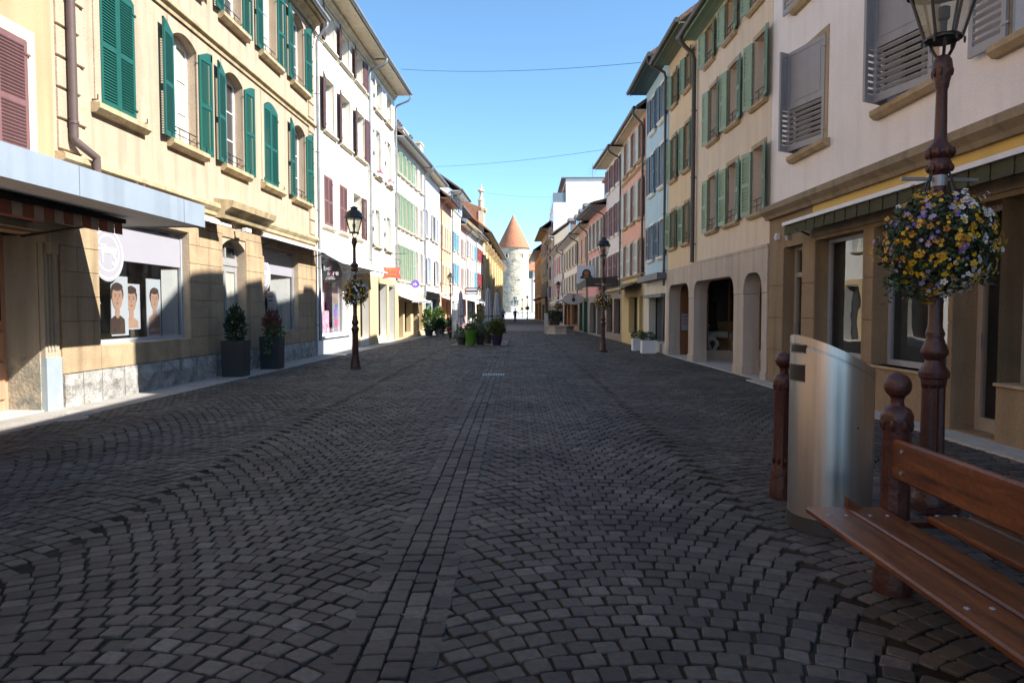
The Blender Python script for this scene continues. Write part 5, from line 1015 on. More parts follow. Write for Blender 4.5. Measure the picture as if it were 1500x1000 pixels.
# ------------------------------------------------------------------ street furniture
M_CAST = mat('red_brown_cast_iron_paint', (.058, .018, .015), .42, .3, 9, .25, 40, fine=.2); M_LBLK = mat('black_lantern_metal', (.014, .015, .015), .4, .2)
def lamp_post(loc, label, rz=0, lit=False):
    t = thing('street_lamp', label, 'street lamp', loc, rz, 'red-brown lamp posts with black lanterns')
    mb = MB(); mb.box(-.14, .14, -.14, .14, 0, .05)
    mb.lathe([(.135, .05), (.135, .09), (.115, .12), (.12, .2), (.105, .24), (.10, .27)], 16)
    mb.build('base', M_CAST, t, True)
    mb = MB(); mb.lathe([(.092, .27), (.088, .32), (.082, .36), (.076, .92), (.084, .95), (.088, .99), (.10, 1.0), (.104, 1.04), (.092, 1.06)], 20, flute=(.35, .93, .84)); mb.build('fluted_shaft', M_CAST, t)
    mb = MB(); mb.lathe([(.092, 1.06), (.068, 1.10), (.062, 1.13), (.088, 1.17), (.094, 1.20), (.07, 1.26), (.058, 1.30), (.066, 1.325), (.060, 1.35), (.050, 1.38), (.044, 2.32), (.05, 2.36), (.046, 2.42)], 18); mb.build('shaft', M_CAST, t, True)
    mb = MB(); mb.lathe([(.055, 2.42), (.055, 2.50)], 16); mb.box(-.3, .3, -.012, .012, 2.46, 2.485); mb.build('clamp', M_ZINC, t)
    mb = MB(); mb.lathe([(.05, 2.50), (.075, 2.53), (.085, 2.57), (.065, 2.62), (.09, 2.66), (.085, 2.70), (.05, 2.74), (.042, 2.78), (.037, 3.12), (.045, 3.14), (.05, 3.18), (.06, 3.22), (.067, 3.29), (.06, 3.34), (.04, 3.37)], 18)
    for k in range(8):
        a = k*math.pi/4; mb.ball((.082*math.cos(a), .082*math.sin(a), 2.665), (.022, .022, .04), 6, 4); mb.ball((.06*math.cos(a), .06*math.sin(a), 3.25), (.016, .016, .035), 6, 4); mb.ball((.078*math.cos(a+.4), .078*math.sin(a+.4), 2.555), (.02, .02, .03), 6, 4)
    mb.build('capital', M_CAST, t, True)
    N = 6; zb, zt, rb, rt = 3.50, 3.86, .12, .225
    P = lambda r, k, z: (r*math.cos(k*2*math.pi/N+.52), r*math.sin(k*2*math.pi/N+.52), z)
    mb = MB()
    for k in range(N):
        mb.tube([P(rb, k, zb), P(rt, k, zt)], .011, 5); mb.tube([P(rb, k, zb), P(rb, k+1, zb)], .014, 5); mb.tube([P(rt, k, zt), P(rt, k+1, zt)], .014, 5)
        if k % 2 == 0: mb.tube([(.035*math.cos(k*1.047), .035*math.sin(k*1.047), 3.36), (.075*math.cos(k*1.047), .075*math.sin(k*1.047), 3.43), P(rb*.8, k-.5, zb-.01)], .012, 5)
        mb.ball(P(rb+.015, k, zb-.03), (.01, .01, .028), 5, 4)
    mb.lathe([(.1, 3.475), (.125, 3.485), (.125, 3.5), (.1, 3.505)], 12); mb.lathe([(.02, 3.5), (.025, 3.62), (.04, 3.64), (.04, 3.72), (.02, 3.73)], 8)
    mb.build('lantern_frame', M_LBLK, t)
    for k in range(N): q = MB(); q.quad(P(rb-.005, k, zb), P(rb-.005, k+1, zb), P(rt-.005, k+1, zt), P(rt-.005, k, zt)); q.build('lantern_pane', G_LAMP, t)
    mb = MB(); mb.lathe([(.26, 3.85), (.265, 3.87), (.235, 3.90), (.19, 4.0), (.12, 4.07), (.085, 4.085), (.085, 4.11), (.10, 4.115), (.10, 4.13), (.05, 4.16), (.03, 4.17)], 12); mb.build('lantern_roof', M_LBLK, t, False)
    return t
def pansy_mesh(m1, m2, s):
    mb = MB()
    for k in range(5):
        a = k*2*math.pi/5+random.uniform(-.1, .1); r = s*(1.05 if k < 2 else .9); w_ = .62
        c = lambda rr, da, zz: (rr*math.cos(a+da), rr*math.sin(a+da), zz)
        mb.add([(0, 0, 0), c(r*.55, -w_, .12*s), c(r*.95, -w_*.55, .2*s), c(r*1.02, 0, .12*s), c(r*.95, w_*.55, .2*s), c(r*.55, w_, .12*s)], [(0, 1, 2, 3, 4, 5)])
    mb.mi = 1; mb.add([(.32*s*math.cos(t), .32*s*math.sin(t), .13*s) for t in (0, 1.26, 2.51, 3.77, 5.03)], [(0, 1, 2, 3, 4)])
    return mb.mesh('pansy', [m1, m2])
M_PY = mat('pansy_yellow', (.58, .36, .01), .55, .2, 20); M_PO = mat('pansy_orange', (.42, .17, .01), .55, .2, 20); M_PW = mat('pansy_white', (.62, .62, .64), .55, .08, 20); M_PV = mat('pansy_violet', (.14, .09, .36), .55, .3, 20); M_PL = mat('pansy_lavender', (.30, .26, .50), .55, .2, 20); M_PC = mat('pansy_dark_centre', (.06, .015, .02), .6); M_PYC = mat('pansy_golden_centre', (.5, .30, .02), .6)
PANS = [[pansy_mesh(a, b, .0235*random.uniform(.75, 1.1)) for _ in range(3)] for a, b in ((M_PY, M_PC), (M_PO, M_PC), (M_PW, M_PYC), (M_PV, M_PYC), (M_PL, M_PYC), (M_PY, M_PYC))]
M_DLEAF = mat('dark_pansy_leaf', (.018, .045, .014), .5, .4, 12, col2=(.04, .085, .025)); M_BASK = mat('dark_basket', (.03, .022, .015), .9)
def flower_ball(loc, r, rz_, n, label, near=False, z=0):
    t = thing('hanging_flower_ball', label, 'hanging basket', loc, 0, 'pansy baskets hung on the lamp posts')
    mb = MB(); mb.lathe([(.055, -rz_*.6), (r*.55, -rz_*.55), (r*.72, -rz_*.1), (r*.72, rz_*.3), (r*.5, rz_*.62), (.055, rz_*.64)], 18); mb.build('basket', M_BASK, t)
    mb = MB()
    for k in range(4): a = k*math.pi/2+.4; mb.tube([(.05*math.cos(a), .05*math.sin(a), rz_+.2), (r*.5*math.cos(a), r*.5*math.sin(a), rz_*.6)], .007, 4)
    mb.build('hanger', M_BLACK, t)
    mb = MB(); m_ = 4200 if near else 900
    for _ in range(m_):
        d = Vector((random.gauss(0, 1), random.gauss(0, 1), random.gauss(0, 1))).normalized(); q = random.uniform(.78, 1.0); lump = 1+.16*mnoise.noise(d*1.7+Vector((loc[0], 2, 7)))+.10*mnoise.noise(d*4.3)
        p = Vector((d.x*r*q*lump, d.y*r*q*lump, d.z*rz_*q*lump)); a = Vector((random.gauss(0, 1), random.gauss(0, 1), random.gauss(0, 1)-.2)).normalized(); b = a.cross(d).normalized(); e = random.uniform(.022, .045)*(1 if near else 1.5)
        mb.add([p, p+a*e*.5+b*e*.35, p+a*e+d*e*.25, p+a*e*.5-b*e*.35], [(0, 1, 2, 3)])
    for _ in range(26 if near else 8):
        a = random.uniform(0, 6.28); p = Vector((r*.8*math.cos(a), r*.8*math.sin(a), -rz_*random.uniform(.3, .75))); L = random.uniform(.06, .17)
        for i in range(7): q = p+Vector((math.cos(a)*.05*i/7, math.sin(a)*.05*i/7, -L*i/7)); e = .022; u = Vector((random.gauss(0, 1), random.gauss(0, 1), -.6)).normalized(); v_ = u.orthogonal().normalized(); mb.add([q, q+u*e+v_*e*.5, q+u*e*2, q+u*e-v_*e*.5], [(0, 1, 2, 3)])
    tag(mb.build('leaves', M_DLEAF, t), kind='stuff')
    fl = []
    for i in range(n):
        d = Vector((random.gauss(0, 1), random.gauss(0, 1), random.gauss(0, 1))).normalized()
        if near and d.y > .35: d.y = -d.y
        lump = 1+.16*mnoise.noise(d*1.7+Vector((loc[0], 2, 7)))+.10*mnoise.noise(d*4.3)
        p = Vector((d.x*r, d.y*r, d.z*rz_))*random.uniform(.97, 1.1)*lump
        c = mnoise.noise(p*4.5+Vector((3, 1, 5)))*1.6+random.uniform(-.5, .5)
        u = (p.x/r+1)/2+random.uniform(-.25, .25)
        k = random.choice([0, 5, 0, 1]) if c > .15 else (random.choice([2, 2, 0]) if (c < -.15 and u > .35) else random.choice([3, 4, 0, 1, 5, 1, 0]))
        fl.append((p, d, k))
    if near:
        for p, d, k in fl:
            o = inst('pansy', random.choice(PANS[k]), t, p); e = (d+Vector((random.gauss(0, .35), random.gauss(0, .35)-.25, random.gauss(0, .3)))).normalized(); o.rotation_mode = 'QUATERNION'; o.rotation_quaternion = e.to_track_quat('Z', 'Y'); s_ = random.uniform(.75, 1.25); o.scale = (s_, s_, s_)
    if 1:
        if near: fl = [(p*random.uniform(.96, 1.03)+Vector((random.gauss(0, .02), random.gauss(0, .02), random.gauss(0, .02))), d, k) for p, d, k in fl if True]
        mb = MB(); ms = [M_PY, M_PO, M_PW, M_PV, M_PL, M_PY]
        for p, d, k in fl:
            mb.mi = k; q = d.to_track_quat('Z', 'Y'); s_ = random.uniform(.011, .017) if near else random.uniform(.02, .034)
            mb.add([p+q @ Vector((s_*math.cos(a), s_*math.sin(a), .01)) for a in (0, 1.26, 2.51, 3.77, 5.03)], [(0, 1, 2, 3, 4)])
        tag(mb.build('pansies', ms, t), kind='stuff')
    return t
lamps = [((-4.4, 17.53, 0), 'lamp post standing before the white beauty shop, nearest on the left', .3, (.31, .335, 1.95, 330)),
         ((3.07, 5.18, 0), 'large near lamp post behind the bench, its lantern cut by the top of the frame', .1, (.375, .39, 1.99, 300)),
         ((2.83, 25.0, 0), 'lamp post on the right in front of the dark projecting awning', .2, (.31, .33, 1.84, 300)),
         ((-5.28, 48.0, 0), 'lamp post beside the pot in front of the salmon house', 0, None),
         ((-4.9, 73.0, 0), 'far left lamp post carrying a yellow flower ball near the town church', 0, (.34, .34, 1.95, 200)),
         ((2.95, 62.0, 0), 'lamp post on the right behind the round stone fountain', 0, (.42, .42, 1.9, 200)),
         ((.30, 122.0, 0), 'far lamp post in front of the white gabled house beside the tower', 0, (.42, .42, 1.95, 120)),
         ((-.75, 150.0, 0), 'smallest and farthest lamp post, at the foot of the castle tower', 0, (.30, .36, 1.95, 100))]
for i, (loc, lb, rz, fb) in enumerate(lamps):
    lamp_post(loc, lb, rz)
    if fb: flower_ball((loc[0], loc[1], fb[2]), fb[0], fb[1], fb[3], 'pansy ball on the '+['near left lamp post by the beauty shop', 'large near lamp post behind the bench', 'right lamp post before the dark awning', '', 'far left lamp post near the church', 'lamp post behind the fountain', 'far lamp post by the white gabled house', 'farthest lamp post at the tower foot'][i], near=(i == 1))
# --- bollard, bench with its posts, bin
def bollard_parts(t, x=0, y=0):
    mb = MB(); mb.lathe([(.098, 0), (.098, .10), (.088, .13), (.092, .2), (.085, .24)], 12, (x, y, 0)); mb.lathe([(.075, .24), (.072, .30), (.070, .88), (.078, .91), (.08, .95), (.065, .98), (.035, 1.0), (.03, 1.03), (.038, 1.045)], 20, (x, y, 0), flute=(.3, .82, .84))
    for k in range(8): a = k*math.pi/4; mb.ball((x+.070*math.cos(a), y+.070*math.sin(a), .90), (.016, .016, .035), 6, 4); mb.ball((x+.07*math.cos(a), y+.07*math.sin(a), .30), (.014, .014, .03), 6, 4)
    p = mb.build('post', M_CAST, t, True); q = MB(); q.ball((x, y, 1.105), .068, 20, 12); q.build('ball', M_CAST, p, True); return p
t = thing('bollard', 'red-brown cast iron bollard with a ball top standing left of the steel bin', 'bollard', (2.07, 5.5, 0)); bollard_parts(t)
M_BWOOD = mat('varnished_bench_wood', (.10, .030, .009), .38, .5, 2.2, .12, 22, stretch=(9, 1, 9), coat=.12, col2=(.20, .066, .018), fine=.2)
B = thing('street_bench', 'double-sided varnished wooden bench with ball-topped cast iron posts, cut by the right edge', 'bench', (0, 0, 0))
for y in (3.64, 1.75): bollard_parts(B, 1.97, y)
for y in (3.55, 2.4, 1.7):
    mb = MB(); mb.box(1.55, 2.40, y-.025, y+.025, .375, .412); mb.build('seat_bracket', M_CAST, B, bevel=.005)
for x in (1.505, 1.715, 2.055, 2.26):
    mb = MB(); mb.box(x, x+.195, .6, 3.66 if x < 1.9 else 3.5, .415, .45); mb.build('seat_plank', M_BWOOD, B, bevel=.009)
mb = MB(); mb.box(1.925, 1.965, .6, 3.60, .62, .83); mb.build('back_plank', M_BWOOD, B, bevel=.012)
mb = MB(); mb.prism([(1.71, .45), (1.80, .45), (1.71, .51)], 3.62, 3.655); mb.build('corner_wedge', M_BWOOD, B)
for x in (1.56, 1.65, 1.77, 1.86, 2.11, 2.2):
    for y in (3.5, 2.4, 1.7): q = MB(); q.lathe([(.011, 0), (.010, .003), (.004, .005)], 8, (x, y, .45)); q.build('bolt_head', M_ZINC, B)
for y in (3.5, 2.42):
    for z in (.67, .78): q = MB(); q.tube([(1.93, y, z), (1.918, y, z)], .011, 8); q.build('bolt_head', M_ZINC, B)
# bin
M_STEEL = mat('brushed_steel', (.62, .62, .62), .34, .10, 1.5, 0, 200, metal=1, stretch=(22, 22, .3), fine=0)
t = thing('litter_bin', 'tall cylindrical brushed steel litter bin with a slanted top and two dark slots', 'litter bin', (2.12, 4.76, 0))
r = .27; n = 72; V = []; F = []; zt = lambda x, y: 1.20-.50*x-.06*y
for k in range(n):
    a = 2*math.pi*k/n; x, y = r*math.cos(a), r*math.sin(a)
    for z in (.10, .8, zt(x, y)-.075, zt(x, y)-.07): V.append((x*(1 if z != zt(x, y)-.07 else .985), y*(1 if z != zt(x, y)-.07 else .985), z))
    V.append((x*.985, y*.985, zt(x, y)-.062)); V.append((x, y, zt(x, y)-.058)); V.append((x, y, zt(x, y)))
nn = 7
for k in range(n):
    for j in range(nn-1): F.append((k*nn+j, ((k+1) % n)*nn+j, ((k+1) % n)*nn+j+1, k*nn+j+1))
F.append(tuple(k*nn+6 for k in range(n)))
mb = MB(); mb.add(V, F); mb.build('body', M_STEEL, t, True)
mb = MB(); mb.lathe([(.262, 0), (.262, .10), (.275, .10), (.28, .0)], 48); mb.build('base', mat('dark_bin_base', (.03, .032, .033), .6), t, True)
def slot(z0, z1, a0, a1):
    mb = MB(); N = 8
    for k in range(N):
        a, b = a0+(a1-a0)*k/N, a0+(a1-a0)*(k+1)/N; rr = r+.003
        mb.add([(rr*math.cos(a), rr*math.sin(a), z0), (rr*math.cos(b), rr*math.sin(b), z0), (rr*math.cos(b), rr*math.sin(b), z1), (rr*math.cos(a), rr*math.sin(a), z1), ((r-.02)*math.cos(a), (r-.02)*math.sin(a), z0), ((r-.02)*math.cos(b), (r-.02)*math.sin(b), z0), ((r-.02)*math.cos(b), (r-.02)*math.sin(b), z1), ((r-.02)*math.cos(a), (r-.02)*math.sin(a), z1)], [(0, 1, 2, 3), (0, 4, 5, 1), (3, 2, 6, 7)])
    o = mb.build('slot', M_BLACK, t); q = MB(); rr = r+.006
    for z in (z0, z1): q.tube([(rr*math.cos(a0+(a1-a0)*k/N), rr*math.sin(a0+(a1-a0)*k/N), z) for k in range(N+1)], .004, 4)
    q.build('slot_rim', M_ZINC, o)
slot(1.215, 1.27, R(176), R(210)); slot(1.02, 1.135, R(170), R(209))
q = MB(); q.lathe([(.006, 0), (.006, .004)], 8); o = q.build('lock', M_BLACK, t); o.location = (.06, -.265, .73); o.rotation_euler = (R(90), 0, 0)
# --- planters
def leafy(mb, c, r, n, s, upright=.5):
    for _ in range(n):
        d = Vector((random.gauss(0, 1), random.gauss(0, 1), random.gauss(0, 1))).normalized(); q = random.uniform(.2, 1)**.5
        p = Vector((c[0]+d.x*r[0]*q, c[1]+d.y*r[1]*q, c[2]+d.z*r[2]*q)); a = (d+Vector((random.gauss(0, .5), random.gauss(0, .5), upright+random.gauss(0, .5)))).normalized(); b = a.orthogonal().normalized(); b = (Matrix.Rotation(random.uniform(0, 6.28), 3, a) @ b); e = s*random.uniform(.6, 1.5)
        mb.add([p-b*e*.12, p+a*e*.5-b*e*.22, p+a*e, p+a*e*.5+b*e*.22], [(0, 1, 2, 3)])
M_POTD = mat('anthracite_planter', (.022, .025, .028), .55, .15, 2); M_EV = mat('dark_evergreen', (.014, .035, .014), .6, .4, 10, col2=(.03, .06, .02)); M_REDL = mat('reddish_heather', (.12, .035, .035), .7, .4, 10, col2=(.2, .08, .06)); M_SOIL = mat('potting_soil', (.03, .02, .015), 1)
def square_pot(name, label, loc, w0, w1, hh, m, rz=0, cat='planter', group=None):
    t = thing(name, label, cat, loc, rz, group); mb = MB(); a, b = w0/2, w1/2; k = .025
    mb.add([(-a,-a,0),(a,-a,0),(a,a,0),(-a,a,0),(-b,-b,hh),(b,-b,hh),(b,b,hh),(-b,b,hh),(-b+k,-b+k,hh),(b-k,-b+k,hh),(b-k,b-k,hh),(-b+k,b-k,hh),(-b+k,-b+k,hh-.05),(b-k,-b+k,hh-.05),(b-k,b-k,hh-.05),(-b+k,b-k,hh-.05)],
           [(0,3,2,1)]+[(i,(i+1)%4,(i+1)%4+4,i+4) for i in range(4)]+[(i+4,(i+1)%4+4,(i+1)%4+8,i+8) for i in range(4)]+[(i+8,(i+1)%4+8,(i+1)%4+12,i+12) for i in range(4)])
    mb.build('pot', m, t); q = MB(); q.box(-b+k, b-k, -b+k, b-k, hh-.06, hh-.045); q.build('soil', M_SOIL, t); return t
G1 = 'anthracite square planters by the sandstone building'
t = square_pot('planter', 'tall anthracite planter with a dark green conifer before the sandstone doorway', (-6.62, 15.45, .0), .46, .5, .82, M_POTD, .05, group=G1)
mb = MB(); leafy(mb, (0, 0, 1.12), (.19, .19, .48), 620, .11, .9); tag(mb.build('foliage', M_EV, t), kind='stuff'); mb = MB(); mb.tube([(0, 0, .78), (.01, 0, 1.3)], .015, 6); mb.build('stem', M_BRWOOD, t)
t = square_pot('planter', 'anthracite planter with reddish heather and trailing ivy, right of the tall one', (-6.55, 17.5, .0), .46, .5, .84, M_POTD, .05, group=G1)
mb = MB(); leafy(mb, (0, 0, 1.12), (.2, .2, .42), 520, .10, 1.2); tag(mb.build('foliage', M_REDL, t), kind='stuff'); mb = MB(); leafy(mb, (.12, -.15, .95), (.24, .18, .18), 260, .08, 0); leafy(mb, (-.02, -.27, .6), (.1, .03, .3), 160, .06, -1); tag(mb.build('ivy', M_LEAF, t), kind='stuff')
M_WPOT = mat('white_planter', (.70, .70, .72), .5, .05)
M_BOX = mat('clipped_box_green', (.02, .05, .015), .7, .4, 14, col2=(.045, .09, .025))
for i, (x, y, lb) in enumerate(((4.35, 24.3, 'white square planter with clipped box bush, nearer of the pair by the blue house'), (4.28, 25.9, 'white square planter with clipped box bush, farther of the pair by the blue house'))):
    t = square_pot('planter', lb, (x, y, 0), .48, .48, .46, M_WPOT, 0, group='white planters by the blue house'); mb = MB(); leafcloud(mb, (0, 0, .55), (.28, .28, .2), 900, .05, shell=.8); tag(mb.build('foliage', M_BOX, t), kind='stuff'); q = MB(); [q.box(sx*.235-.015, sx*.235+.015, -.25, -.235, 0, .46) for sx in (-1, 1)]; q.build('corner_rib', M_WPOT, t)
def round_pot(name, label, loc, r0, r1, hh, m, cat='plant pot'):
    t = thing(name, label, cat, loc); mb = MB(); mb.lathe([(r0, 0), (r1*.92, hh*.8), (r1, hh*.92), (r1, hh), (r1-.03, hh), (r1-.04, hh-.06)], 24); mb.build('pot', m, t, True); return t
t = round_pot('plant_pot', 'bright lime green round pot among dark hedge balls on the cafe terrace', (-2.32, 28.85, .05), .19, .27, .62, mat('lime_green_glaze', (.06, .16, .012), .3, .1)); mb = MB(); leafy(mb, (0, 0, .74), (.26, .26, .16), 350, .09); tag(mb.build('foliage', M_BOX, t), kind='stuff')
t = round_pot('plant_pot', 'dark violet pot with grassy shrub at the street end of the cafe terrace', (-1.22, 28.9, .04), .17, .26, .44, mat('dark_violet_glaze', (.03, .015, .045), .35, .1)); mb = MB(); leafy(mb, (0, 0, .72), (.32, .32, .34), 1100, .13, 1.1); tag(mb.build('foliage', mat('olive_grass_leaf', (.06, .09, .02), .6, .4, 9, col2=(.12, .15, .04)), t), kind='stuff')
M_DPOT = mat('dark_clay_pot', (.04, .03, .03), .6)
for x, y, r_, z_, lb in ((-2.75, 29.2, .3, .45, 'dark hedge ball in a pot just left of the lime green pot'), (-1.95, 29.3, .3, .48, 'dark hedge ball in a pot just right of the lime green pot'), (-2.3, 30.9, .34, .75, 'taller dark hedge ball behind the lime green pot'), (-1.7, 30.6, .30, .7, 'dark hedge ball in front of the folded parasols')):
    t = round_pot('potted_shrub', lb, (x, y, .04), .15, .2, z_*.75, M_DPOT, 'potted shrub'); mb = MB(); leafcloud(mb, (0, 0, z_), (r_, r_, r_), 900, .06, shell=.75); tag(mb.build('foliage', M_BOX, t), kind='stuff')
t = round_pot('potted_tree', 'small bent olive tree in a pot behind the hedge balls of the cafe terrace', (-2.05, 31.6, .04), .2, .26, .4, M_DPOT, 'potted tree'); mb = MB(); mb.tube([(0, 0, .3), (.05, 0, .7), (-.15, 0, 1.0), (.05, 0, 1.2)], [.04, .035, .03, .015], 6); mb.tube([(-.1, 0, .93), (-.4, 0, 1.25)], .02, 5); mb.build('trunk', M_BRWOOD, t); mb = MB(); leafy(mb, (.1, 0, 1.15), (.45, .35, .2), 500, .09); leafy(mb, (-.4, 0, 1.25), (.15, .15, .15), 120, .08); tag(mb.build('crown', M_LEAF, t), kind='stuff')
t = round_pot('plant_pot', 'dark wine red pot with a low bush beside the lamp post by the salmon house', (-4.0, 37.6, 0), .22, .36, .62, mat('wine_red_glaze', (.05, .012, .02), .35)); mb = MB(); leafy(mb, (0, 0, .75), (.36, .36, .22), 500, .1); tag(mb.build('foliage', M_EV, t), kind='stuff')
for i, (x, y, rx, rz_, zc, lb) in enumerate(((-5.75, 40.5, .5, .7, .95, 'tall bright green shrub by the teal shopfront, first of the row'), (-5.5, 43.2, .5, .75, 1.0, 'tall yellow-green shrub left of the wine red pot'), (-5.2, 41.0, .5, .45, .5, 'round dark bush at the foot of the tall green shrubs'), (-4.9, 44.6, .45, .5, .55, 'dark bush beside the lamp post in front of the salmon house'))):
    t = round_pot('potted_shrub', lb, (x, y, 0), .2, .28, .4, M_DPOT if i < 2 else M_CONC, 'potted shrub'); mb = MB(); leafy(mb, (0, 0, zc), (rx*.7, rx*.7, rz_), 900, .16, .6); tag(mb.build('foliage', mat('bright_shrub_leaf', (.10, .16, .03), .6, .4, 6) if i < 2 else M_EV, t), kind='stuff')
# terrace platform
M_DECK = mat('weathered_deck_wood', (.11, .10, .09), .8, .25, 3)
t = thing('terrace_platform', 'low weathered wooden platform under the pots of the cafe terrace', 'platform', (0, 0, 0)); 
for i in range(12): mb = MB(); mb.box(-3.2+i*.2, -3.012+i*.2, 28.4, 34, .005, .038); mb.build('plank', M_DECK, t)
# folded parasols
M_PAR = mat('folded_grey_parasol_cloth', (.33, .33, .38), .9, .15, 3)
def parasol(loc, label, zt=2.5, zb=.9):
    t = thing('folded_parasol', label, 'parasol', loc, random.random(), 'folded grey parasols of the cafe terrace'); mb = MB(); mb.tube([(0, 0, .05), (0, 0, zt+.12)], .022, 8); mb.build('pole', M_LBLK, t)
    mb = MB(); mb.lathe([(.04, zt), (.10, zt-.12), (.13, zt-.5), (.17, zb+.5), (.19, zb+.35), (.15, zb+.32), (.20, zb+.12), (.27, zb-.02)], 16, flute=(zb-.1, zt-.1, .62)); mb.build('canopy', M_PAR, t); mb = MB(); mb.lathe([(.155, zb+.30), (.175, zb+.34), (.155, zb+.38)], 12); mb.build('strap', M_DGREY, t); mb = MB(); mb.lathe([(.28, 0), (.28, .06), (.06, .1)], 16); mb.build('foot', M_CONC, t); return t
parasol((-3.35, 35.2, 0), 'folded grey parasol nearest the lamp post, standing on its own'); parasol((-1.72, 31.4, .04), 'folded grey parasol with the pale left side behind the violet pot'); parasol((-1.38, 32.6, .04), 'folded grey parasol at the street end of the terrace, overlapped by its neighbour', 2.35)
t = thing('terrace_screen', 'clear glass wind screen with plant print at the edge of the cafe terrace', 'screen', (-3.9, 36.3, 0)); mb = MB(); mb.box(0, .5, 0, .012, .15, 1.55); mb.build('glass_sheet', glass('screen_glass', dark=(.45, .50, .55)), t); mb = MB(); mb.box(-.03, 0, -.02, .03, 0, 1.6); mb.box(.5, .53, -.02, .03, 0, 1.6); mb.box(0, .5, -.02, .03, .1, .15); mb.build('frame', M_ZINC, t)
# cafe tables and chairs on the terrace
for i, (x, y) in enumerate(((-2.9, 33.0), (-2.4, 35.5), (-3.3, 38.5))):
    w_ = ['nearest round terrace', 'middle round terrace', 'farthest round terrace'][i]
    t = thing('cafe_table', w_+' table of the cafe on the left', 'table', (x, y, .04), group='round tables of the cafe terrace'); mb = MB(); mb.lathe([(.33, .70), (.35, .71), (.35, .73), (.33, .74)], 20); mb.build('table_top', M_CONC, t); mb = MB(); mb.tube([(0, 0, .04), (0, 0, .7)], .025, 6); mb.lathe([(.2, 0), (.2, .02), (.03, .05)], 12); mb.build('leg', M_BLACK, t)
    for s_ in (-1, 1):
        t = thing('cafe_chair', ('left' if s_ < 0 else 'right')+' black chair at the '+w_+' table', 'chair', (x+s_*.6, y, .04), s_*-1.57, 'black chairs of the cafe terrace'); mb = MB(); mb.box(-.2, .2, -.2, .2, .43, .46); mb.build('seat', M_BRWOOD, t); mb = MB(); mb.box(-.2, .2, -.22, -.2, .55, .85); mb.build('backrest', M_BRWOOD, t)
        for lx in (-.18, .18):
            for ly in (-.18, .18): mb = MB(); mb.tube([(lx, ly, 0), (lx, ly, .43 if ly > 0 else .85)], .011, 5); mb.build('leg', M_BLACK, t)
# --- signs
M_IRON = M_BLACK
def hang_sign(h, s, z, reach, label, draw, cat='sign'):
    t = thing('shop_sign', label, cat); t.matrix_world = h.root.matrix_basis @ Matrix.Translation((h.X(s), 0, z)); draw(t); return t
def rs(side): return (R(90), 0, R(-90)) if side == 'L' else (R(90), 0, R(90))
def d_red(t):
    mb = MB(); mb.tube([(0, 0, .75), (0, -1.75, .75)], .018, 5); mb.tube([(0, 0, .35), (0, -.3, .45), (0, -1.2, .42), (0, -1.5, .3), (0, -1.3, .15)], .016, 5); [mb.tube([(0, y, .0), (0, y, .4)], .01, 4) for y in (-.5, -1.3)]; mb.build('bracket', M_IRON, t)
    mb = MB(); P = [(-.35, -.02), (-.55, -.05), (-1.2, -.05), (-1.38, -.02), (-1.28, -.35), (-1.45, -.72), (-1.1, -.66), (-.65, -.66), (-.28, -.72), (-.45, -.35)]
    mb.add([(-.02, a, b) for a, b in P]+[(.02, a, b) for a, b in P], [tuple(range(10)), tuple(range(19, 9, -1))]+[(i, (i+1) % 10, (i+1) % 10+10, i+10) for i in range(10)]); mb.build('board', mat('coral_red_sign', (.80, .16, .13), .5, .05), t)
    mm_ = mat('orange_sign_lettering', (.85, .42, .10), .5); text('sign_text', 'BIJOU', .26, mm_, t, (-.026, -.87, -.2), rs('L')); text('sign_text', 'TERIE', .24, mm_, t, (-.026, -.87, -.48), rs('L'))
_t = hang_sign(L2b, 1.2, 3.5, 1.5, 'coral red hanging sign on a wrought iron bracket left of the round violet sign', d_red); _t.scale = (.78, .78, .78)
def d_vb(t):
    mb = MB(); mb.tube([(0, 0, 0), (0, -.15, 0)], .02, 5); mb.build('bracket', M_IRON, t); q = MB(); n = 28; q.add([(x, -.36+.23*math.cos(2*math.pi*k/n), .23*math.sin(2*math.pi*k/n)) for x in (-.04, .04) for k in range(n)], [tuple(range(n)), tuple(range(2*n-1, n-1, -1))]+[(i, (i+1) % n, (i+1) % n+n, i+n) for i in range(n)]); q.build('disc', mat('violet_sign', (.20, .12, .55), .4, .03), t); text('sign_text', 'vb', .27, M_VLINE, t, (-.045, -.34, 0), rs('L'))
hang_sign(L3, 3.2, 2.98, .8, 'round violet sign reading "vb" on the yellow shopfront', d_vb)
M_CHAL = mat('dark_striped_sign', (.06, .08, .09), .5)
def d_strip(t):
    q = MB(); q.box(-.04, .04, -1.25, -.05, -.3, .3); q.build('board', M_CHAL, t); q = MB(); [q.box(-.05, -.04, -1.15, -.15, z, z+.07) for z in (-.2, .1)]; q.build('white_line', M_VLINE, t)
hang_sign(L7, 2.5, 3.3, 1.2, 'dark rectangular sign with two white lines far down the left row', d_strip)
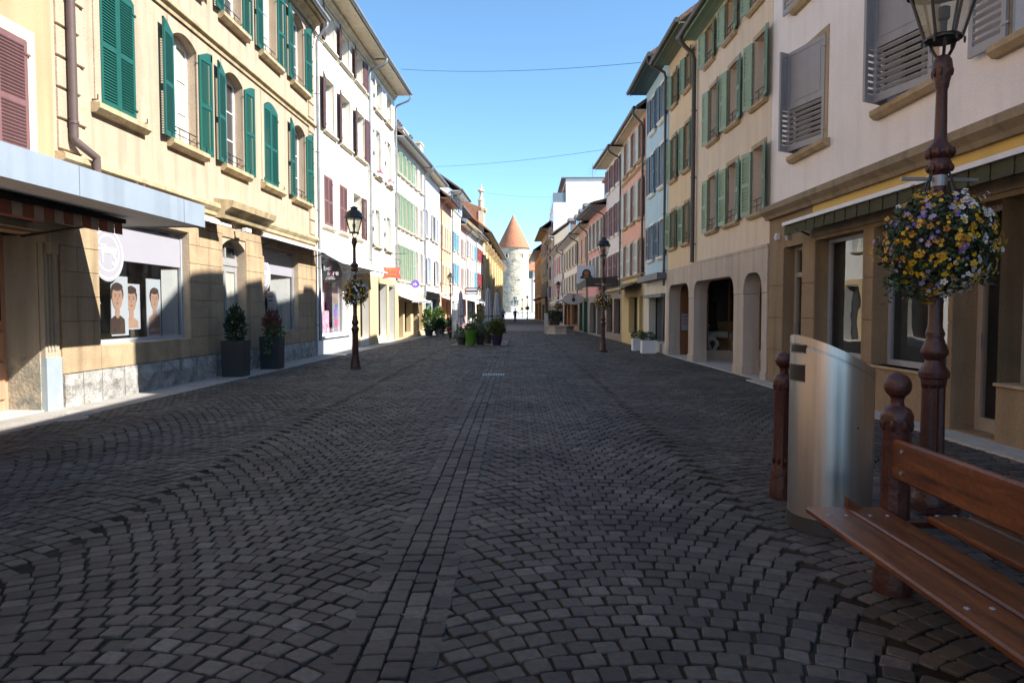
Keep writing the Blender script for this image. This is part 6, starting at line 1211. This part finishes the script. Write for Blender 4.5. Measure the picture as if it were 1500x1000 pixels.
def d_pub(t):
    q = MB(); q.box(-.07, .07, -1.15, -.1, 0, 1.05); q.build('light_box', mat('white_light_box', (.62, .64, .72), .4, .03), t); q = MB(); q.box(-.08, .08, -1.2, -1.15, -.03, 1.08); q.box(-.08, .08, -.1, -.05, -.03, 1.08); q.build('frame', M_WHITE, t)
    q = MB(); n = 24; q.add([(-.076, -.62+.27*math.cos(2*math.pi*k/n), .55+.30*math.sin(2*math.pi*k/n)) for k in range(n)], [tuple(range(n))]); q.build('emblem_disc', M_SIGNBK, t); q = MB(); q.add([(-.080, -.62+.15*math.cos(2*math.pi*k/n), .60+.16*math.sin(2*math.pi*k/n)) for k in range(n)], [tuple(range(n))]); q.build('emblem_centre', mat('emblem_red_brown', (.30, .09, .06), .5), t); q = MB(); q.add([(-.079, -.62+a, b) for a, b in ((-.42, .30), (.42, .30), (.3, .46), (0, .26), (-.3, .46))], [(0, 1, 2, 3, 4)]); q.build('emblem_ribbon', mat('emblem_green', (.03, .07, .03), .5), t); q = MB(); q.add([(-.083, -.62+a, b) for a, b in ((-.16, .36), (.16, .36), (.16, .40), (-.16, .40))], [(0, 1, 2, 3)]); q.build('emblem_gold', M_PY, t)
# right side: sign local -x faces... rotate so faces the camera
def hang_r(y, x, z, label, draw):
    t = thing('shop_sign', label, 'sign', (x, y, z), R(90)); 
    # local -x must point to the camera (-Y): rotation +90 turns local -x to -Y and local -y to +X, so mirror the reach with a negative offset
    draw(t); return t
hang_r(41.5, 3.05, 3.16, 'square white illuminated pub sign with a dark round emblem above the dark awning', d_pub)
def d_oval(t):
    q = MB(); n = 30; q.add([(x, -.6+.72*math.cos(2*math.pi*k/n), .38*math.sin(2*math.pi*k/n)) for x in (-.03, .03) for k in range(n)], [tuple(range(n)), tuple(range(2*n-1, n-1, -1))]+[(i, (i+1) % n, (i+1) % n+n, i+n) for i in range(n)]); q.build('oval_board', mat('grey_lilac_oval_sign', (.42, .38, .38), .5, .06), t)
    q = MB(); q.add([(-.04, -.6+.12*math.cos(2*math.pi*k/12), -.06+.14*math.sin(2*math.pi*k/12)) for k in range(12)], [tuple(range(12))]); q.add([(-.04, -.62, .05), (-.04, -.56, .05), (-.04, -.56, .22), (-.04, -.62, .22)], [(0, 1, 2, 3)]); q.build('bell_emblem', M_SIGNBK, t); q = MB(); q.tube([(0, -1.25, .35), (0, .3, .35)], .018, 5); q.build('bracket', M_IRON, t); text('sign_text', 'CAFE', .13, M_SIGNBK, t, (-.045, -.6, .27), rs('L'))
hang_r(46.5, 2.65, 2.30, 'oval grey sign with a small dark emblem under the dark awning', d_oval)
def d_redaw(t): pass
M_CRIM = mat('crimson_awning', (.36, .03, .06), .8, .1)
aw = awning(R11, R11.X(6.5), R11.X(1.0), 3.4, 1.3, .45, M_CRIM, .3, bar=M_CRIM)
# big dark projecting awning between pink and lilac houses
t = thing('shop_awning', 'big dark brown flat awning projecting from the lilac house over the street', 'awning', (0, 0, 0)); M_DKAW = mat('dark_brown_awning', (.045, .035, .03), .8, .2, 2)
mb = MB(); a = [(4.45, 33.2, 2.95), (4.1, 42.8, 2.75), (2.95, 42.4, 2.45), (2.75, 33.6, 2.45)]; a = [(4.52, 33.4, 3.16), (4.2, 40.5, 3.1), (3.0, 40.2, 3.0), (2.95, 33.7, 3.08)]
mb.add(a+[(x, y, z-.04) for x, y, z in a], [(0, 1, 2, 3), (7, 6, 5, 4), (0, 4, 5, 1), (1, 5, 6, 2), (2, 6, 7, 3), (3, 7, 4, 0)]); mb.build('fabric', M_DKAW, t)
mb = MB(); mb.add([(2.95, 33.68, 3.09), (4.5, 33.36, 3.17), (4.5, 33.36, 2.68), (2.95, 33.68, 2.66)], [(0, 1, 2, 3)]); mb.add([(2.945, 33.7, 3.09), (2.995, 40.2, 3.0), (2.995, 40.2, 2.6), (2.945, 33.7, 2.66)], [(0, 1, 2, 3)]); mb.build('valance', M_DKAW, t)
# --- fountain
M_FST = stone('fountain_stone', (.40, .33, .28), .15, .3)
t = thing('fountain', 'low round stone fountain with an upright stone post in the right half of the street', 'fountain', (2.25, 44.5, 0)); mb = MB(); mb.lathe([(.98, 0), (.95, .06), (.92, .1), (.92, .42), (.98, .46), (.98, .54), (.84, .54), (.82, .3)], 8, rot=.39); mb.build('basin', M_FST, t); mb = MB(); mb.lathe([(.83, .42), (.01, .425)], 16); mb.build('water', glass('fountain_water', dark=(.03, .04, .045)), t)
mb = MB(); mb.box(-1.02, -.78, -.2, .05, 0, 1.25); mb.lathe([(.16, 0), (.14, .08)], 8, (-.9, -.07, 1.25)); mb.build('stone_post', M_CONC, t, bevel=.01); mb = MB(); mb.tube([(-.78, -.07, .95), (-.55, -.07, .92)], .02, 6); mb.build('spout', M_ZINC, t)
# --- statue
M_BRZ = mat('weathered_bronze', (.10, .15, .16), .6, .3, 3)
t = thing('bronze_statue', 'bronze statue of a standing figure with children on a white pedestal', 'statue', (-2.35, 150, 0)); mb = MB(); mb.box(-1.1, 1.1, -.8, .8, 0, .35); mb.box(-.75, .75, -.6, .6, .35, 2.2); mb.box(-.85, .85, -.7, .7, 2.2, 2.4); mb.build('pedestal', M_MOD, t, bevel=.03)
def figure(name, t, at, sc, m, arms, legs, parts=None, bulk=1):
    """standing figure: pelvis root, arms/legs as lists of joint offsets"""
    v = [(0, 0, .95), (0, 0, 1.15), (0, .0, 1.36), (0, 0, 1.47), (0, 0, 1.52), (0, -.01, 1.64)]; e = [(0, 1), (1, 2), (2, 3), (3, 4), (4, 5)]; r = [(.15*bulk, .11*bulk), (.15*bulk, .11*bulk), (.18*bulk, .11*bulk), (.07, .07), (.055, .055), (.085, .1)]
    for sx, A in zip((-1, 1), arms):
        n0 = len(v); v += [(sx*.19, 0, 1.40)]+[tuple(q) for q in A]; e += [(2, n0)]+[(n0+i, n0+i+1) for i in range(len(A))]; r += [(.065*bulk,)*2]+[(.05*bulk,)*2, (.04,)*2, (.038, .025), (.02, .015)][:len(A)]
    for sx, Lg in zip((-1, 1), legs):
        n0 = len(v); v += [(sx*.09, 0, .88)]+[tuple(q) for q in Lg]; e += [(0, n0)]+[(n0+i, n0+i+1) for i in range(len(Lg))]; r += [(.1*bulk,)*2]+[(.07*bulk,)*2, (.045,)*2, (.04, .035)][:len(Lg)]
    v = [(a*sc+at[0], b*sc+at[1], c*sc+at[2]) for a, b, c in v]; r = [tuple(q*sc for q in x) for x in r]
    return skin(name, v, e, r, m, t)
figure('adult_figure', t, (0, 0, 2.4), 1.45, M_BRZ, ([(-.30, .02, 1.15), (-.26, -.15, .98), (-.22, -.22, .92)], [(.30, .0, 1.16), (.28, -.12, .96), (.26, -.2, .9)]), ([(-.1, 0, .48), (-.1, .03, .08), (-.1, -.12, .03)], [(.12, -.05, .48), (.12, -.02, .08), (.12, -.16, .03)]), bulk=1.2)
figure('child_figure', t, (.55, -.2, 2.4), .95, M_BRZ, ([(-.26, .0, 1.15), (-.24, -.1, .98)], [(.26, .0, 1.15), (.24, -.1, .98)]), ([(-.1, 0, .48), (-.1, .03, .08), (-.1, -.12, .03)], [(.1, 0, .48), (.1, .03, .08), (.1, -.12, .03)]))
figure('child_figure', t, (-.6, -.1, 2.4), .9, M_BRZ, ([(-.26, .0, 1.15), (-.24, -.1, .98)], [(.26, .0, 1.15), (.24, -.1, .98)]), ([(-.1, 0, .48), (-.1, .03, .08), (-.1, -.12, .03)], [(.1, 0, .48), (.1, .03, .08), (.1, -.12, .03)]))
# --- two people walking away
M_SK = mat('skin', (.45, .26, .18), .5); M_NAVYC = mat('navy_trousers', (.015, .02, .035), .9); M_BLC = mat('light_blue_shirt', (.16, .26, .42), .9, .15, 6); M_BKC = mat('black_clothes', (.012, .012, .014), .9); M_HAIRG = mat('dark_hair', (.03, .02, .015), .7)
def person(loc, label, shirt, trousers, arms, legs, rz=0):
    t = thing('person', label, 'person', loc, rz); b = figure('body', t, (0, 0, 0), 1.0, [M_SK, shirt, trousers], arms, legs, bulk=1.12); me = b.data
    for p in me.polygons:
        z = p.center.z; x = abs(p.center.x); p.material_index = 2 if (z < .96 and x < .235 and z > .07) or z <= .07 else (1 if z < 1.47 and not (x > .2 and z < .92) else 0)
    q = MB(); q.ball((0, .012, 1.665), (.092, .102, .105), 14, 10); q.build('hair', M_HAIRG, t, True)
    q = MB(); [q.ball((sx*.09, 0, 1.63), (.014, .022, .032), 8, 6) for sx in (-1, 1)]; q.ball((0, -.125 if 0 else .11, 1.62), (.016, .02, .025), 8, 6) if 0 else None; q.build('ears', M_SK, t, True)
    for sx, A in zip((-1, 1), arms):
        x, y, z = A[-1]; q = MB(); q.ball((x, y, z-.03), (.024, .04, .045), 8, 6)
        for f in range(4): q.tube([(x, y-.03+f*.02, z-.05), (x+.004*sx, y-.032+f*.021, z-.09), (x-.012*sx, y-.03+f*.02, z-.125+abs(f-1.4)*.008)], [.009, .008, .006], 5)
        q.tube([(x, y-.03, z-.02), (x, y-.055, z-.06), (x, y-.058, z-.085)], [.010, .009, .007], 5); q.build('hand', M_SK, t, True)
    for sx, Lg in zip((-1, 1), legs):
        x, y, z = Lg[-1]; q = MB(); q.ball((x, y+.02, .045), (.05, .13, .045), 12, 8); q.build('shoe', M_BLACK, t, True)
    return t
person((-2.95, 90, 0), 'person in light blue shirt and navy trousers walking away, left of the pair', M_BLC, M_NAVYC, ([(-.28, -.02, 1.14), (-.29, .06, .90), (-.29, .08, .86)], [(.28, .02, 1.14), (.29, .12, .93), (.29, .15, .89)]), ([(-.1, .12, .50), (-.1, .02, .10), (-.1, .1, .05)], [(.1, -.02, .50), (.1, -.16, .12), (.1, -.08, .05)]), 0)
person((-1.38, 90, 0), 'person in black clothes with one arm swung out, walking away on the right', M_BKC, M_BKC, ([(-.27, .0, 1.14), (-.27, .06, .90), (-.27, .08, .86)], [(.36, .0, 1.2), (.50, .02, 1.02), (.53, .04, .98)]), ([(-.09, -.02, .50), (-.09, -.12, .10), (-.09, -.05, .05)], [(.08, .10, .50), (.08, .06, .10), (.08, .14, .05)]), 0)
t = thing('pigeon', 'small dark bird on the ground between the two walking people', 'bird', (-2.2, 95, 0), .4); skin('body', [(0, 0, .16), (0, .12, .17), (0, -.12, .13), (0, -.26, .08), (0, .18, .25), (0, .25, .25), (.03, 0, .06), (.03, .03, .01), (-.03, 0, .06), (-.03, .03, .01)], [(0, 1), (0, 2), (2, 3), (1, 4), (4, 5), (0, 6), (6, 7), (0, 8), (8, 9)], [.08, .07, .05, .025, .035, .01, .012, .01, .012, .01], M_DGREY, t)
# --- right side cafe awning furniture near fountain
for i, (x, y) in enumerate(((2.7, 52), (2.5, 56))):
    t = round_pot('potted_shrub', ['dark bushy potted shrub on the right behind the fountain', 'farther bushy potted shrub on the right behind the fountain'][i], (x, y+8, 0), .25, .32, .5, M_DPOT, 'potted shrub'); mb = MB(); leafy(mb, (0, 0, .95), (.55, .55, .55), 800, .16, .5); tag(mb.build('foliage', M_EV, t), kind='stuff')
awning(R8, R8.X(11.5), R8.X(6), 2.7, 1.2, .5, mat('pale_cafe_awning', (.50, .48, .45), .8), .2)
awning(R8, R8.X(5.0), R8.X(.8), 2.3, .35, .12, mat('red_line_awning', (.45, .08, .07), .8), .12)
# --- overhead wires
def wire(a, b, sag, label):
    mb = MB(); a, b = Vector(a), Vector(b); mb.tube([a.lerp(b, i/24)-Vector((0, 0, sag*2.2*(i/24)*(1-i/24))) for i in range(25)], .009, 5); t = mb.build('overhead_wire', M_BLACK); tag(t, label, 'wire', 'wires strung across the street')
wire((-6.0, 33.3, 13.1), (4.0, 24.2, 10.1), .35, 'nearest and darkest wire strung high between the white house and the blue house')
wire((-5.9, 45, 10.9), (3.9, 33.5, 9.3), .25, 'middle thin wire strung from the left eaves to the lilac house')
wire((-4.6, 82, 15.5), (3.0, 76, 14.0), .3, 'farthest faint wire in front of the modern white block')
# --- canvas cafe covers on the left far row
awning(L8, .5, 7.6, 2.6, 1.4, .4, M_BLINDW, .2); awning(L7, .3, 3.6, 2.6, 1.2, .3, M_BLINDW, .2); awning(L9, .3, 6.4, 2.7, 1.2, .4, M_DGREY, .2)
M_LITTER = mat('dry_leaf', (.22, .12, .05), .8, .4, 9)
mb = MB()
for _ in range(90):
    y = random.uniform(2.8, 20); x = gutter_x(y)+random.gauss(0, .5) if random.random() < .5 else random.uniform(-5, 4.5); e = random.uniform(.008, .02); a = random.uniform(0, 6.28)
    mb.add([(x+e*math.cos(a+t), y+e*.6*math.sin(a+t), .004+random.uniform(0, .006)) for t in (0, 1.2, 2.6, 3.9, 5.2)], [(0, 1, 2, 3, 4)])
tag(mb.build('fallen_leaves', M_LITTER), 'tiny dry leaves and crumbs scattered over the cobbles', 'litter', kind='stuff')
bpy.context.view_layer.update()
print('objects', len(bpy.data.objects))

for o in bpy.data.objects:
    if o.get('label') and not 4 <= len(o['label'].split()) <= 16: print('LONG', o.name, o['label'])
